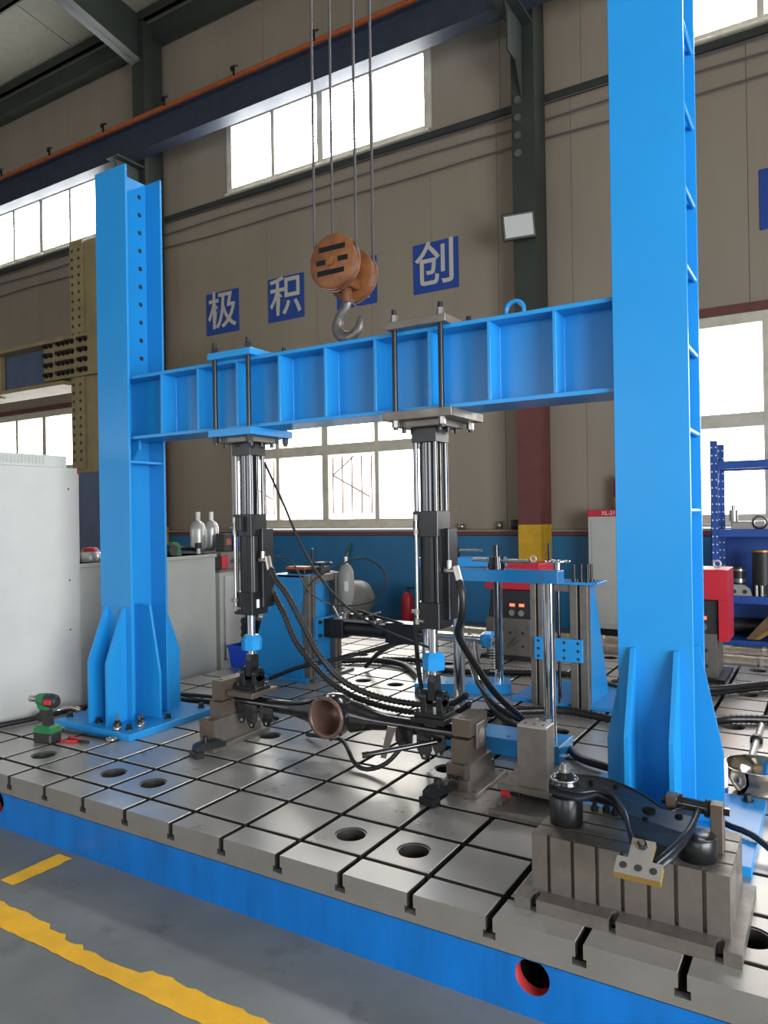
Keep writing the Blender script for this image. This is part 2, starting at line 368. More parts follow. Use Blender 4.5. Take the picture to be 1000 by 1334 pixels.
MB().box(XL, XR, 6.60, 6.86, 7.93, 7.95).box(XL, XR, 6.71, 6.725, 7.95, 8.46).box(XL, XR, 6.62, 6.84, 8.46, 8.485).build('girder', M['crane_blue'], t)
MB().box(XL, XR, 6.57, 6.63, 8.47, 8.54, 0.01).build('conductor_rail', M['orange'], t)
MB().box(XL, XR, 6.70, 6.76, 8.485, 8.56).build('rail', M['crane_blue'], t)
for k in range(16):
    put('rail_clip', 'clip', lambda m: m.box(-0.012, 0.012, -0.03, 0.0, -0.02, 0.14).box(-0.07, 0.09, -0.03, -0.01, 0.10, 0.12).box(-0.05, -0.03, -0.03, -0.01, 0.06, 0.14), M['black'], t, (-12.6 + 1.62 * k, 6.57, 8.52))
ceil = thing('ceiling', 'dark sloping steel roof with purlins and pale liner panels', None, (0, 0, 10.8), kind='structure')
YR, ZE, ZR = -0.85, 11.0, 12.1
def zr(y): return ZE + (ZR - ZE) * (1 - abs(y - YR) / (YW - YR))
for sgn in (1, -1):
    y0, y1 = (YR, YW + 0.3) if sgn > 0 else (YF - 0.3, YR)
    for k in range(9):
        xa = XL + 3.5 * k
        v = [(xa + 0.01, y0, zr(y0)), (xa + 3.49, y0, zr(y0)), (xa + 3.49, y1, zr(y1)), (xa + 0.01, y1, zr(y1))]
        v += [(p[0], p[1], p[2] + 0.06) for p in v]
        sky = (sgn < 0 and k % 2 == 1)
        if sky:
            ya, yb = y0 + 1.2, y1 - 0.8
            vs = [(xa + 0.9, ya, zr(ya) - 0.005), (xa + 2.6, ya, zr(ya) - 0.005), (xa + 2.6, yb, zr(yb) - 0.005), (xa + 0.9, yb, zr(yb) - 0.005)]
            MB().add(vs, [(3, 2, 1, 0)]).build('roof_fill_panel', M['roof_fill'], ceil)  # glowing panel added to the unseen roof as fill light
        MB().add(v, [(3, 2, 1, 0), (4, 5, 6, 7), (0, 1, 5, 4), (1, 2, 6, 5), (2, 3, 7, 6), (3, 0, 4, 7)]).build('roof_panel', M['roof'], ceil)
for k in range(11):
    y = YW - 0.35 - 1.45 * k
    if y > YF: MB().box(XL, XR, y - 0.03, y + 0.03, zr(y) - 0.2, zr(y) - 0.01).box(XL, XR, y - 0.03, y + 0.06, zr(y) - 0.2, zr(y) - 0.185).build('purlin', M['col_green'], ceil)
MB().box(XL, XR, YW - 0.3, YW - 0.05, 10.45, 10.78).build('eave_beam', M['col_green'], ceil)
for cx in (-7.39, 0.2, 7.85, -15.0):
    b = MB()
    for y0, y1 in ((YR, 7.1), (YF, YR)):
        b.prism([(y0, zr(y0) - 0.2), (y1, zr(y1) - 0.2), (y1, zr(y1) - (1.15 if y0 == YR else 0.75)), (y0, zr(y0) - 0.75)], 'x', cx - 0.012, cx + 0.012)
        v = [(cx - 0.15, y0, zr(y0) - 0.75), (cx + 0.15, y0, zr(y0) - 0.75), (cx + 0.15, y1, zr(y1) - (1.15 if y0 == YR else 0.75)), (cx - 0.15, y1, zr(y1) - (1.15 if y0 == YR else 0.75))]
        v += [(p[0], p[1], p[2] + 0.02) for p in v]
        b.add(v, [(3, 2, 1, 0), (4, 5, 6, 7), (0, 1, 5, 4), (1, 2, 6, 5), (2, 3, 7, 6), (3, 0, 4, 7)])
    b.build('rafter', M['col_green'], ceil)
# ---- the other walls (behind and beside the photographer)
wl = MB().box(XL - 0.2, XL, YF, YW, ZF, 12.3).build('wall_left', M['wall']); tag(wl, 'plain beige end wall of the hall beyond white cabinet', kind='structure')
wr = MB().box(XR, XR + 0.2, YF, -6.7, ZF, 12.3).box(XR, XR + 0.2, -0.1, YW, ZF, 12.3).box(XR, XR + 0.2, -6.7, -0.1, 3.8, 12.3).build('wall_right', M['wall']); tag(wr, 'beige end wall with open roller door beyond the rack', kind='structure')
wf = MB().box(XL, XR, YF - 0.2, YF, ZF, 12.0).build('wall_front', M['wall']); tag(wf, 'beige wall with added fill windows behind the photographer', kind='structure')
for i, (a, b) in enumerate(((-18, -14), (-11, -7), (-4, 0), (3.5, 7.5))):
    wn += 1; w = thing('window_%d' % wn, None, None, (a, YF, 1.2), kind='structure')
    for k in range(4): MB().box(a + k + 0.06, a + k + 0.94, YF + 0.005, YF + 0.015, 1.2, 3.6).build('pane', M['front_fill'], w)  # glowing panes added behind the camera for front fill
    MB().box(a - 0.1, b + 0.1, YF, YF + 0.03, 1.05, 1.19).box(a - 0.1, b + 0.1, YF, YF + 0.03, 3.61, 3.7).build('transom', M['frame'], w)

# ---- signs, floodlight
def glyph(ch, name, size, mt, parent, loc, bold=0.0, ext=0.002, rot=RX):
    cu = bpy.data.curves.new('glyph', 'FONT'); cu.body = ch; cu.size = size; cu.extrude = ext; cu.offset = bold
    cu.align_x = 'CENTER'; cu.align_y = 'CENTER'
    tmp = bpy.data.objects.new('glyph_source', cu); COL.objects.link(tmp); bpy.context.view_layer.update()
    me = bpy.data.meshes.new_from_object(tmp.evaluated_get(bpy.context.evaluated_depsgraph_get()))
    bpy.data.objects.remove(tmp); bpy.data.curves.remove(cu)
    me.materials.clear(); me.materials.append(mt)
    return link(name, me, parent, Vector(loc) - wo(parent), rot)
def sign(ch, x0, x1, z0, z1, label):
    t = thing('wall_sign', label, 'sign', ((x0 + x1) / 2, YW, z0), group='blue character signs on the wall')
    m = MB(); n = 8
    bd = m.box(x0, x1, YW - 0.018, YW - 0.004, z0, z1, 0.003).build('board', M['sign'], t)
    if ch: glyph(ch, 'character', (z1 - z0) * 0.95, M['sign_txt'], bd, ((x0 + x1) / 2, YW - 0.021, (z0 + z1) / 2 ), bold=0.007)
sign('\u6781', -6.21, -5.41, 4.70, 5.47, 'leftmost of the blue character signs, nearest the drilled column')
sign('\u79ef', -4.72, -3.93, 4.72, 5.48, 'blue character sign just beside the hanging hook block')
sign('\u65b0', -3.25, -2.47, 4.72, 5.48, 'blue wall sign half hidden behind the orange hook block')
sign('\u521b', -1.80, -1.03, 4.72, 5.48, 'blue character sign between hook block and floodlight, fully visible')
sign('', 2.99, 3.77, 4.70, 5.43, 'blue wall sign cut by the picture edge above window')
t = thing('floodlight', 'white faced black floodlight bracketed on the grey-green column', 'lamp', (0.2, 6.86, 5.12))
for nm, m, mt in (('housing', MB().box(-0.22, 0.22, -0.05, 0.05, -0.17, 0.17, 0.01), M['black']), ('lens', MB().box(-0.185, 0.185, -0.058, -0.05, -0.135, 0.135, 0.002), M['lens'])):
    o = m.build(nm, mt, t, local=True); o.rotation_euler = (math.radians(14), math.radians(-5), math.radians(22))
MB().box(0.28, 0.30, 6.95, 7.09, 5.2, 5.24).box(0.1, 0.30, 7.05, 7.09, 5.2, 5.24).build('bracket', M['black'], t)

# =================================================================== THE TEST BED
S = 0.3; X0B, X1B, Y0B, Y1B = -0.906, 4.5, -0.148, 4.488
bed = thing('test_bed', 'large cast iron T-slotted test bed with blue painted base', 'test bed', (1.8, -0.148, ZF))
def ringface(m, cx, cz, h, r, y, n=32):
    sq = []
    for k in range(n):
        a = 2 * math.pi * k / n; c, t = math.cos(a), math.sin(a); q = h / max(abs(c), abs(t)); sq.append((cx + c * q, y, cz + t * q))
    ci = [(cx + r * math.cos(2 * math.pi * k / n), y, cz + r * math.sin(2 * math.pi * k / n)) for k in range(n)]
    m.add(sq + ci, [(k, (k + 1) % n, n + (k + 1) % n, n + k) for k in range(n)])
m = MB(); yb = Y0B + 0.006; zb0, zb1 = ZF, -0.106; zc = -0.158; hh = 0.07
m.box(X0B, X1B, yb + 0.25, Y1B, zb0, zb1)
HX = (-0.12, 2.845)
xs = [X0B] + [q for h in HX for q in (h - hh, h + hh)] + [X1B]
for a, b in zip(xs[0::2], xs[1::2]): m.add([(a, yb, zb0), (b, yb, zb0), (b, yb, zb1), (a, yb, zb1)], [(0, 1, 2, 3)])
for h in HX:
    ringface(m, h, zc, 0.0579, 0.0578, yb)
    r4 = [(h - hh, zb0), (h + hh, zb0), (h + hh, zb1), (h - hh, zb1)]
    a, b = 0.0579, hh
    for (x0, x1, z0, z1) in ((h - b, h + b, zb0, zc - a), (h - b, h + b, zc + a, zb1), (h - b, h - a, zc - a, zc + a), (h + a, h + b, zc - a, zc + a)):
        m.add([(x0, yb, z0), (x1, yb, z0), (x1, yb, z1), (x0, yb, z1)], [(0, 1, 2, 3)])
m.add([(X0B, yb, zb0), (X0B, yb + 0.25, zb0), (X0B, yb + 0.25, zb1), (X0B, yb, zb1)], [(0, 3, 2, 1)])
m.build('base', M['blue_base'], bed)
for h in HX:
    MB().cyl((h, yb, zc), (h, yb + 0.045, zc), 0.0578, n=32, caps=False).build('lifting_opening', M['hole_red'], bed)
    MB().cyl((h, yb + 0.045, zc), (h, yb + 0.24, zc), 0.0578, n=32, caps=False).add([(h + 0.06 * a, yb + 0.24, zc + 0.06 * b) for a, b in ((-1, -1), (1, -1), (1, 1), (-1, 1))], [(0, 1, 2, 3)]).build('opening_depth', M['pit'], bed)
MB().box(X0B + 0.01, X1B - 0.01, Y0B + 0.012, Y1B - 0.01, -0.106, -0.1).build('joint_shadow', M['slot'], bed)  # dark strip drawn in as the shadow line below the plate
MB().box(X0B, X1B, Y0B, Y1B, -0.1, -0.072).build('plate_body', M['iron_shaded'], bed)
MB().box(X0B + 0.02, X1B - 0.02, Y0B + 0.03, Y1B - 0.02, -0.0719, -0.0712).build('slot_floor', M['slot'], bed)
HALF = 0.1375
def land(m, hx, y0, y1):
    m.box(-hx, hx, y0, y1, -0.046, 0, 0.0022)
    m.box(-hx + 0.009, hx - 0.009, y0 if y0 < -0.14 or y0 == -0.148 else y0 + 0.009, y1 - 0.009, -0.072, -0.046)
    return m
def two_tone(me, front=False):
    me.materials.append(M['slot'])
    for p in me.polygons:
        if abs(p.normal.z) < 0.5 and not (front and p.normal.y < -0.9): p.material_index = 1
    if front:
        me.materials.append(M['iron_shaded'])  # front faces get the darker iron, painted-in shade
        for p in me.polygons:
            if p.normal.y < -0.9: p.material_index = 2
def land_plain(m): return land(m, HALF, -HALF, HALF)
def land_front(m): h = HALF; g = h - 0.010; return m.prism([(-g, -0.072), (g, -0.072), (g, -0.047), (h, -0.047), (h, -0.002), (h - 0.002, 0), (-h + 0.002, 0), (-h, -0.002), (-h, -0.047), (-g, -0.047)], 'y', -0.068, 0.068)
def land_hole(m):
    n = 40; h = HALF; r = 0.068; ri = 0.061; bv = 0.0022
    def sqp(hh, z):
        out = []
        for k in range(n):
            a = 2 * math.pi * k / n; c, t = math.cos(a), math.sin(a); q = hh / max(abs(c), abs(t)); out.append((c * q, t * q, z))
        for k in range(n):       # keep true corners
            if abs(abs(out[k][0]) - hh) < 0.02 * hh and abs(abs(out[k][1]) - hh) < 0.17 * hh: out[k] = (math.copysign(hh, out[k][0]), math.copysign(hh, out[k][1]), z)
        return out
    def ci(rr, z): return [(rr * math.cos(2 * math.pi * k / n), rr * math.sin(2 * math.pi * k / n), z) for k in range(n)]
    R_ = [sqp(h - 0.004, -0.072), sqp(h, -0.046), sqp(h, -bv), sqp(h - bv, 0), ci(r, 0), ci(r, -0.006), ci(ri, -0.006), ci(ri, -0.0715)]
    v = [p for q in R_ for p in q]
    m.add(v, [(i * n + k, i * n + (k + 1) % n, (i + 1) * n + (k + 1) % n, (i + 1) * n + k) for i in range(len(R_) - 1) for k in range(n)])
    return m
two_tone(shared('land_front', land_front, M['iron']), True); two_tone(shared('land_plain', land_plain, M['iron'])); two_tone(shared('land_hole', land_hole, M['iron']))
cells = {}
for i in (-2, -1, 1, 2, 6, 7, 10, 11):
    for j in (0, 3, 6, 8, 11, 14): cells[(i, j)] = True
for q in ((-2, 3), (-1, 3), (1, 3), (7, 3), (10, 3), (11, 3), (-1, 8), (1, 6), (10, 6), (11, 6), (-2, 0), (10, 0)): cells.pop(q, None)
for i in range(-3, 15):
    put('plate_land', 'land_front', land_front, M['iron'], bed, ((i + 0.5) * S, -0.080, 0))
    for j in range(0, 15):
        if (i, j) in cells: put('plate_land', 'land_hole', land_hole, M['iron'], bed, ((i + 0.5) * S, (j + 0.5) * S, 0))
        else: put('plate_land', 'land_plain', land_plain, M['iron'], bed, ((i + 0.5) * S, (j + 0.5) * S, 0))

# =================================================================== PORTAL FRAME
def gusset(poly, ax, a, b, parent): MB().prism(poly, ax, a, b).build('gusset', M['blue'], parent)
def column(cx, label, ladder, bolts):
    t = thing('portal_column', label, 'column', (cx, 0.905, 0), group='blue portal columns')
    bp = MB().box(cx - 0.363, cx + 0.363, 0.548, 1.27, 0, 0.04, 0.002).build('base_plate', M['blue'], t)
    zt = 3.6
    MB().box(cx - 0.148, cx + 0.148, 0.755, 0.771, 0.04, zt, 0.0015).build('front_flange', M['blue'], t)
    MB().box(cx - 0.148, cx + 0.148, 1.039, 1.055, 0.04, zt, 0.0015).build('rear_flange', M['blue'], t)
    wb = MB().box(cx - 0.006, cx + 0.006, 0.771, 1.039, 0.04, zt).build('web', M['blue'], t)
    for dx in (-0.085, 0.085):
        gusset([(0.755, 0.04), (0.755, 0.765), (0.738, 0.765), (0.605, 0.43), (0.605, 0.04)], 'x', cx + dx - 0.009, cx + dx + 0.009, t)
        gusset([(1.055, 0.04), (1.055, 0.765), (1.072, 0.765), (1.205, 0.43), (1.205, 0.04)], 'x', cx + dx - 0.009, cx + dx + 0.009, t)
    for sg in (-1, 1):
        gusset([(cx + sg * 0.006, 0.04), (cx + sg * 0.006, 0.765), (cx + sg * 0.148, 0.765), (cx + sg * 0.235, 0.33), (cx + sg * 0.235, 0.04)], 'y', 0.896, 0.914, t)
    for (bx, by) in bolts: put('anchor_bolt', 'anchor', hexbolt(0.018, 0.03), M['black'], bp, (bx, by, 0.04))
    if ladder:
        for k, z in enumerate((0.98, 1.33, 1.66, 2.0, 2.33, 2.65, 2.99, 3.32)): 
            if k: put('rung', 'rung', lambda m: m.cyl((0, -0.134, 0), (0, 0.134, 0), 0.011, n=10), M['blue'], t, (cx + 0.135, 0.905, z))
    else:
        for k in range(10):
            for y in (0.823, 0.987): put('bolt_hole', 'bhole', disc(0.0155), M['slot'], wb, (cx + 0.0062, y, 3.499 - 0.121 * k), RY)
    # seat bracket under the beam
    sg = -1 if ladder else 1
    MB().box(min(cx + sg * 0.006, cx + sg * 0.14), max(cx + sg * 0.006, cx + sg * 0.14), 0.775, 1.035, 1.69, 1.705).prism([(cx + sg * 0.006, 1.84), (cx + sg * 0.13, 1.84), (cx + sg * 0.13, 1.78), (cx + sg * 0.05, 1.705), (cx + sg * 0.006, 1.705)], 'y', 0.85, 0.865).build('beam_seat', M['blue'], t)
    return t
column(-0.275, 'blue portal column with drilled web standing beside cordless impact wrench', False, [(-0.60, 0.64), (-0.31, 0.64), (-0.02, 0.635), (0.01, 0.92), (0.0, 1.22), (-0.6, 1.2)])
column(3.058, 'blue portal column with ladder rungs beside stainless bowl', True, [(3.35, 1.215), (2.78, 0.62), (2.78, 1.2), (3.06, 1.22), (3.06, 0.6)])
cb = thing('crossbeam', 'blue I-section crossbeam with stiffeners between the portal columns', 'beam', (1.4, 0.905, 1.84))
MB().box(-0.266, 3.05, 0.78, 1.03, 2.225, 2.245, 0.0015).build('top_flange', M['blue'], cb)
MB().box(-0.266, 3.05, 0.78, 1.03, 1.84, 1.86, 0.0015).build('bottom_flange', M['blue'], cb)
MB().box(-0.266, 3.05, 0.899, 0.911, 1.86, 2.225).build('web', M['blue'], cb)
for k in range(10):
    x = 0.145 + 0.313 * k
    for y0, y1 in ((0.782, 0.899), (0.911, 1.028)): MB().box(x - 0.008, x + 0.008, y0, y1, 1.86, 2.225, 0.001).build('stiffener', M['blue'], cb)
for k, x in enumerate((0.145, 1.084, 1.397, 2.336, 2.649)):     # bright weld beads
    MB().tube([(x + 0.009, 0.897, 1.87 + 0.035 * q) for q in range(11)], 0.0035, n=6, step=0.018, rib=0.0016).build('weld_bead', M['weld'], cb)
for x in (2.42,): MB().lathe([(0.045 + 0.011 * math.cos(a * math.pi / 5), 0.011 * math.sin(a * math.pi / 5)) for a in range(11)], (x, 0.905, 2.29), (0, 1, 0)).build('lifting_eye', M['blue'], cb)

# =================================================================== VERTICAL ACTUATORS
def actuator(cx, px, blue, label):
    t = thing('hydraulic_actuator', label, 'actuator', (cx, 0.905, 0.53), group='vertical hydraulic actuators under the crossbeam')
    cy = 0.905; pm = M['blue'] if blue else M['steel']
    w = 0.165
    MB().box(px - w, px + w, 0.72, 1.09, 2.245, 2.283, 0.002).build('upper_clamp_plate', pm, t)
    wb = w if blue else 0.19
    MB().box(px - wb, px + wb, 0.72, 1.09, 1.797, 1.84, 0.002).build('lower_clamp_plate', pm, t)
    for sx in (-1, 1):
        for sy in (-1, 1):
            x, y = px + sx * 0.128, cy + sy * 0.160
            rd = MB().cyl((x, y, 1.75), (x, y, 2.345), 0.0135, n=12).build('clamp_rod', M['black'], t)
            put('nut', ('topnut_b' if blue else 'topnut_z'), nutrod(0.008, 0.019, 0.034, 0.012), M['black'] if blue else M['zinc'], rd, (x, y, 2.283))
            put('nut', ('lownut_b' if blue else 'lownut_z'), lambda m: m.cyl((0, 0, -0.034), (0, 0, 0), 0.019, n=6, sm=False), M['black'] if blue else M['zinc'], rd, (x, y, 1.797))
    ap = MB().box(cx - 0.125, cx + 0.125, cy - 0.125, cy + 0.125, 1.765, 1.797, 0.002).build('adapter_plate', M['steel'], t)
    for sx in (-1, 1):
        for k in range(3): put('cap_screw', 'capscr', lambda m: m.cyl((0, 0, -0.024), (0, 0, 0), 0.012, n=10), M['black'], ap, (cx + sx * 0.1, cy - 0.09 + 0.09 * k, 1.765))
    MB().box(cx - 0.07, cx + 0.07, cy - 0.07, cy + 0.07, 1.692, 1.765, 0.002).build('end_cap', M['black'], t)
    MB().cyl((cx, cy, 1.345), (cx, cy, 1.692), 0.056, n=28).build('upper_tube', M['dark_chrome'], t)
    for sx in (-1, 1):
        for sy in (-1, 1):
            x, y = cx + sx * 0.0555, cy + sy * 0.0555
            MB().cyl((x, y, 1.348), (x, y, 1.692), 0.0125, n=14).build('tie_rod', M['dark_chrome'], t)
            MB().cyl((x, y, 0.89), (x, y, 1.22), 0.011, n=12).build('tie_rod', M['black'], t)
    MB().box(cx - 0.07, cx + 0.07, cy - 0.07, cy + 0.07, 1.22, 1.348, 0.0025).build('centre_block', M['black'], t)
    MB().cyl((cx, cy, 0.89), (cx, cy, 1.22), 0.06, n=28).build('cylinder_barrel', M['black'], t)
    MB().box(cx - 0.07, cx + 0.07, cy - 0.07, cy + 0.07, 0.76, 0.892, 0.0025).build('gland_block', M['black'], t)
    mf = MB().box(cx + 0.03, cx + 0.095, cy + 0.0, cy + 0.10, 0.80, 1.26, 0.003).build('servo_manifold', M['black'], t)
    MB().box(cx + 0.072, cx + 0.0735, cy - 0.035, cy - 0.01, 0.80, 0.85).build('name_plate', M['paper'], t) if blue else None
    px_ = cx - 0.045; py = cy - 0.083
    dp = MB().cyl((px_, py, 0.80), (px_, py, 1.315), 0.007, n=10).build('drain_pipe', M['zinc'], t)
    for z in (1.315, 1.245, 0.80, 0.845):
        MB().cyl((px_, py, z - 0.016), (px_, py, z + 0.016), 0.0125, n=6, sm=False).cyl((px_, py, z), (px_, cy - 0.07, z), 0.009, n=8).build('pipe_fitting', M['zinc'], dp)
    MB().cyl((px_ - 0.03, py, 0.845), (px_, py, 0.845), 0.010, n=8).cyl((px_, py, 0.80), (px_ + 0.035, py, 0.80), 0.009, n=8).build('pipe_fitting', M['zinc'], dp)
    MB().box(px_ + 0.02, px_ + 0.06, cy - 0.10, cy - 0.07, 1.25, 1.335, 0.003).build('sensor_block', M['dark_plastic'], t) if blue else None
    # hose elbows on the camera's right side
    if blue: P = (cx + 0.11, cy - 0.01, 1.08)
    else: P = (cx + 0.10, cy - 0.0, 1.05)
    MB().cyl((P[0] - 0.03, P[1], P[2]), (P[0] + 0.035, P[1], P[2]), 0.016, n=8, sm=False).cyl((P[0] + 0.03, P[1], P[2] + 0.02), (P[0] + 0.055, P[1] - 0.01, P[2] - 0.055), 0.018, n=8, sm=False).cyl((P[0] - 0.005, P[1], P[2]), (P[0] - 0.005, P[1], P[2] + 0.05), 0.014, n=8, sm=False).build('hose_elbow', M['zinc'], t)
    # piston rod, lock nut, clevis
    MB().cyl((cx, cy, 0.60), (cx, cy, 0.765), 0.0235, n=24).build('piston_rod', M['chrome'], t)
    MB().lathe([(0.03, 0.545), (0.058, 0.548), (0.06, 0.552), (0.06, 0.608), (0.044, 0.635), (0.024, 0.637)], (cx, cy, 0), n=8, sm=False).build('lock_nut', M['blue'], t)
    MB().cyl((cx, cy, 0.522), (cx, cy, 0.546), 0.021, n=20).build('thread_neck', M['chrome'], t)
    MB().prism([(cy - 0.036, 0.395), (cy + 0.036, 0.395), (cy + 0.036, 0.49), (cy + 0.026, 0.524), (cy - 0.026, 0.524), (cy - 0.036, 0.49)], 'x', cx - 0.02, cx + 0.02).build('rod_eye', M['black'], t)
    for sg in (-1, 1):
        q = MB().box(cx + sg * 0.045 - 0.017, cx + sg * 0.045 + 0.017, cy - 0.04, cy + 0.04, 0.335, 0.40, 0.002)
        q.cyl((cx + sg * 0.045 - 0.017, cy, 0.405), (cx + sg * 0.045 + 0.017, cy, 0.405), 0.04, n=20); q.build('clevis_cheek', M['black'], t)
    MB().cyl((cx - 0.078, cy, 0.408), (cx + 0.078, cy, 0.408), 0.016, n=14).build('clevis_pin', M['dark_chrome'], t)
    cbs = MB().box(cx - 0.085, cx + 0.085, cy - 0.065, cy + 0.065, 0.318, 0.338, 0.002).build('clevis_base', M['black'], t)
    for sx in (-1, 1):
        for sy in (-1, 1): put('cap_screw', 'sock12', sockbolt(0.011, 0.016), M['black'], cbs, (cx + sx * 0.07, cy + sy * 0.05, 0.338))
    if blue:
        MB().box(cx - 0.10, cx + 0.10, cy - 0.115, cy + 0.115, 0.288, 0.318, 0.002).build('seat_plate', M['rusty'], t)
    else:
        MB().box(cx - 0.095, cx + 0.095, cy - 0.085, cy + 0.085, 0.29, 0.318, 0.002).build('seat_plate', M['black'], t)
    return t
actuator(0.745, 0.765, True, 'vertical black actuator clamped with blue plates, nearer the drilled column')
actuator(1.957, 1.978, False, 'vertical black actuator clamped with bare steel plates under the crossbeam')

# =================================================================== AXLE AND ITS FIXTURES
ax = thing('axle_housing', 'black banjo axle housing with open brown differential bowl', 'axle housing', (1.37, 0.905, 0.12))
dz, DX = 0.235, 1.355
MB().loft([(0.56, .905, .235, .036, .036), (0.72, .905, .235, .037, .037), (0.95, .905, .236, .038, .038), (1.05, .905, .238, .044, .043), (1.13, .905, .240, .055, .058), (1.20, .90, .244, .062, .078), (1.247, .89, .247, .060, .088)]).build('axle_tube', M['black_gloss'], ax)
MB().loft([(1.463, .89, .247, .060, .088), (1.52, .90, .245, .062, .075), (1.60, .905, .242, .052, .052), (1.68, .905, .24, .041, .041), (1.95, .905, .24, .040, .040), (2.13, .905, .242, .040, .040)]).build('axle_tube', M['black_gloss'], ax)
cz = 0.25
MB().lathe([(0.112, -0.10), (0.118, -0.08), (0.121, -0.04), (0.112, 0.02), (0.08, 0.065), (0.0, 0.08)], (DX, .905, cz), (0, 1, 0), n=32).build('banjo_shell', M['black_gloss'], ax)
MB().lathe([(0.112, -0.10), (0.115, -0.108), (0.113, -0.117), (0.096, -0.117), (0.092, -0.11), (0.096, -0.07), (0.094, -0.02), (0.07, 0.03), (0.03, 0.05), (0.0, 0.052)], (DX, .905, cz), (0, 1, 0), n=32).build('differential_bowl', M['primer'], ax); bowl_ = bpy.data.objects['differential_bowl']
MB().cyl((DX + 0.045, .925, cz + 0.03), (DX + 0.045, .915, cz + 0.03), 0.012, n=12).build('bright_plug', M['zinc'], bowl_)
for k in range(10):
    a = 2 * math.pi * k / 10; put('flange_hole', 'fh', disc(0.005), M['slot'], bowl_, (DX + 0.1045 * math.cos(a), 0.905 - 0.1175, cz + 0.1045 * math.sin(a)), (-math.pi / 2, 0, 0))
for sx, cx in ((1, 0.745), (-1, 1.957)):
    MB().cyl((cx, .905, 0.268), (cx, .905, 0.29), 0.055, n=20).cyl((cx, .905, 0.278), (cx, .905, 0.284), 0.066, n=20).build('spring_seat', M['black_gloss'], ax)
    for k, (dx, w, d) in enumerate(((-0.045, 0.07, 0.115), (0.035, 0.085, 0.135), (0.15, 0.10, 0.11))):
        x = cx + sx * dx; zb = 0.235 - d
        for y in (0.862 - 0.004 * k,):
            MB().prism([(x - w / 2, 0.235), (x - w / 2, zb + 0.05), (x - w * 0.16, zb), (x + w * 0.16, zb), (x + w / 2, zb + 0.05), (x + w / 2, 0.235)], 'y', y - 0.006, y).build('bracket_tab', M['black_gloss'], ax)
            put('tab_hole', 'tabh', disc(0.008), M['iron'], ax, (x, y - 0.0063, zb + 0.018), (math.pi / 2, 0, 0))
MB().tube([(0.95, .93, .21), (1.12, .93, .185), (1.25, .92, .14), (1.32, .90, .105)], 0.018, n=10).build('brake_line_guard', M['black_gloss'], ax)
MB().tube([(0.90, .865, .275), (1.10, .86, .285), (1.22, .85, .31)], 0.007, n=8).build('brake_pipe', M['black_gloss'], ax)
MB().cyl((2.0, 0.84, 0.205), (1.74, 0.62, 0.165), 0.013, n=12).cyl((1.74, 0.62, 0.165), (1.715, 0.60, 0.161), 0.015, n=8, sm=False).build('shock_stud', M['dark_chrome'], ax)
MB().add([(1.74, .80, .255), (1.79, .80, .255), (1.775, .72, .12), (1.745, .72, .12), (1.74, .806, .257), (1.79, .806, .257), (1.775, .726, .122), (1.745, .726, .122)], [(0, 1, 2, 3)[::-1], (4, 5, 6, 7), (0, 1, 5, 4), (1, 2, 6, 5), (2, 3, 7, 6), (3, 0, 4, 7)]).build('flat_strap', M['zinc'], ax)

def arc(cy, cz, r, a0, a1, n=10): return [(cy + r * math.cos(math.radians(a0 + (a1 - a0) * k / n)), cz + r * math.sin(math.radians(a0 + (a1 - a0) * k / n))) for k in range(n + 1)]
fx = thing('axle_support', 'steel split bearing block carrying the axle end beside base plate', 'fixture', (0.56, 0.85, 0))
MB().box(0.52, 0.685, 0.64, 1.13, 0, 0.03, 0.002).build('foot_plate', M['steel'], fx)
MB().prism([(0.66, 0.03), (1.09, 0.03), (1.09, 0.07), (1.04, 0.08), (1.04, 0.165), (0.69, 0.165), (0.69, 0.08)], 'x', 0.545, 0.645).build('riser_block', M['steel'], fx)
MB().box(0.545, 0.63, 0.672, 0.70, 0.06, 0.165).build('shim', M['rusty'], fx)
MB().prism([(0.745, 0.165), (1.02, 0.165), (1.02, 0.255)] + [(0.943 + 0, 0.255)] + [(y, z) for y, z in arc(.905, .255, .038, 0, -180)] + [(0.745, 0.255)], 'x', 0.555, 0.635).build('lower_half', M['rusty'], fx)
MB().prism([(0.765, 0.262)] + [(y, z) for y, z in arc(.905, .262, .04, 180, 0)] + [(1.01, 0.262), (1.01, 0.375), (0.765, 0.375)], 'x', 0.555, 0.635).build('upper_half', M['rusty'], fx)
for y in (0.80, 0.985): put('cap_screw', 'sock10', sockbolt(0.010, 0.004), M['slot'], fx, (0.595, y, 0.375))
fr = thing('axle_support', 'stepped steel bearing stack carrying the axle end beside grey pillar', 'fixture', (2.13, 0.9, 0))
MB().box(2.02, 2.255, 0.735, 1.13, 0, 0.022, 0.002).build('foot_plate', M['steel'], fr)
MB().prism([(0.76, 0.022), (1.08, 0.022), (1.08, 0.085), (1.045, 0.085), (1.045, 0.135), (0.78, 0.135), (0.78, 0.068), (0.76, 0.068)], 'x', 2.085, 2.205).build('riser_block', M['steel'], fr)
MB().box(2.085, 2.175, 0.7735, 0.785, 0.07, 0.135).build('shim', M['rusty'], fr)
MB().prism([(0.79, 0.135), (1.0, 0.135), (1.0, 0.25), (0.944, 0.25)] + arc(.905, .25, .039, 0, -180) + [(0.79, 0.25)], 'x', 2.105, 2.195).build('lower_half', M['rusty'], fr)
MB().prism([(0.80, 0.262)] + arc(.905, .262, .041, 180, 0) + [(1.005, 0.262), (1.005, 0.345), (0.80, 0.345)], 'x', 2.105, 2.20).build('upper_half', M['rusty'], fr)
MB().box(2.198, 2.212, 0.858, 0.952, 0.195, 0.315, 0.003).build('end_keeper', M['steel'], fr)
MB().cyl((2.205, .905, .252), (2.2135, .905, .252), 0.036, n=24).build('shaft_end', M['zinc'], fr)
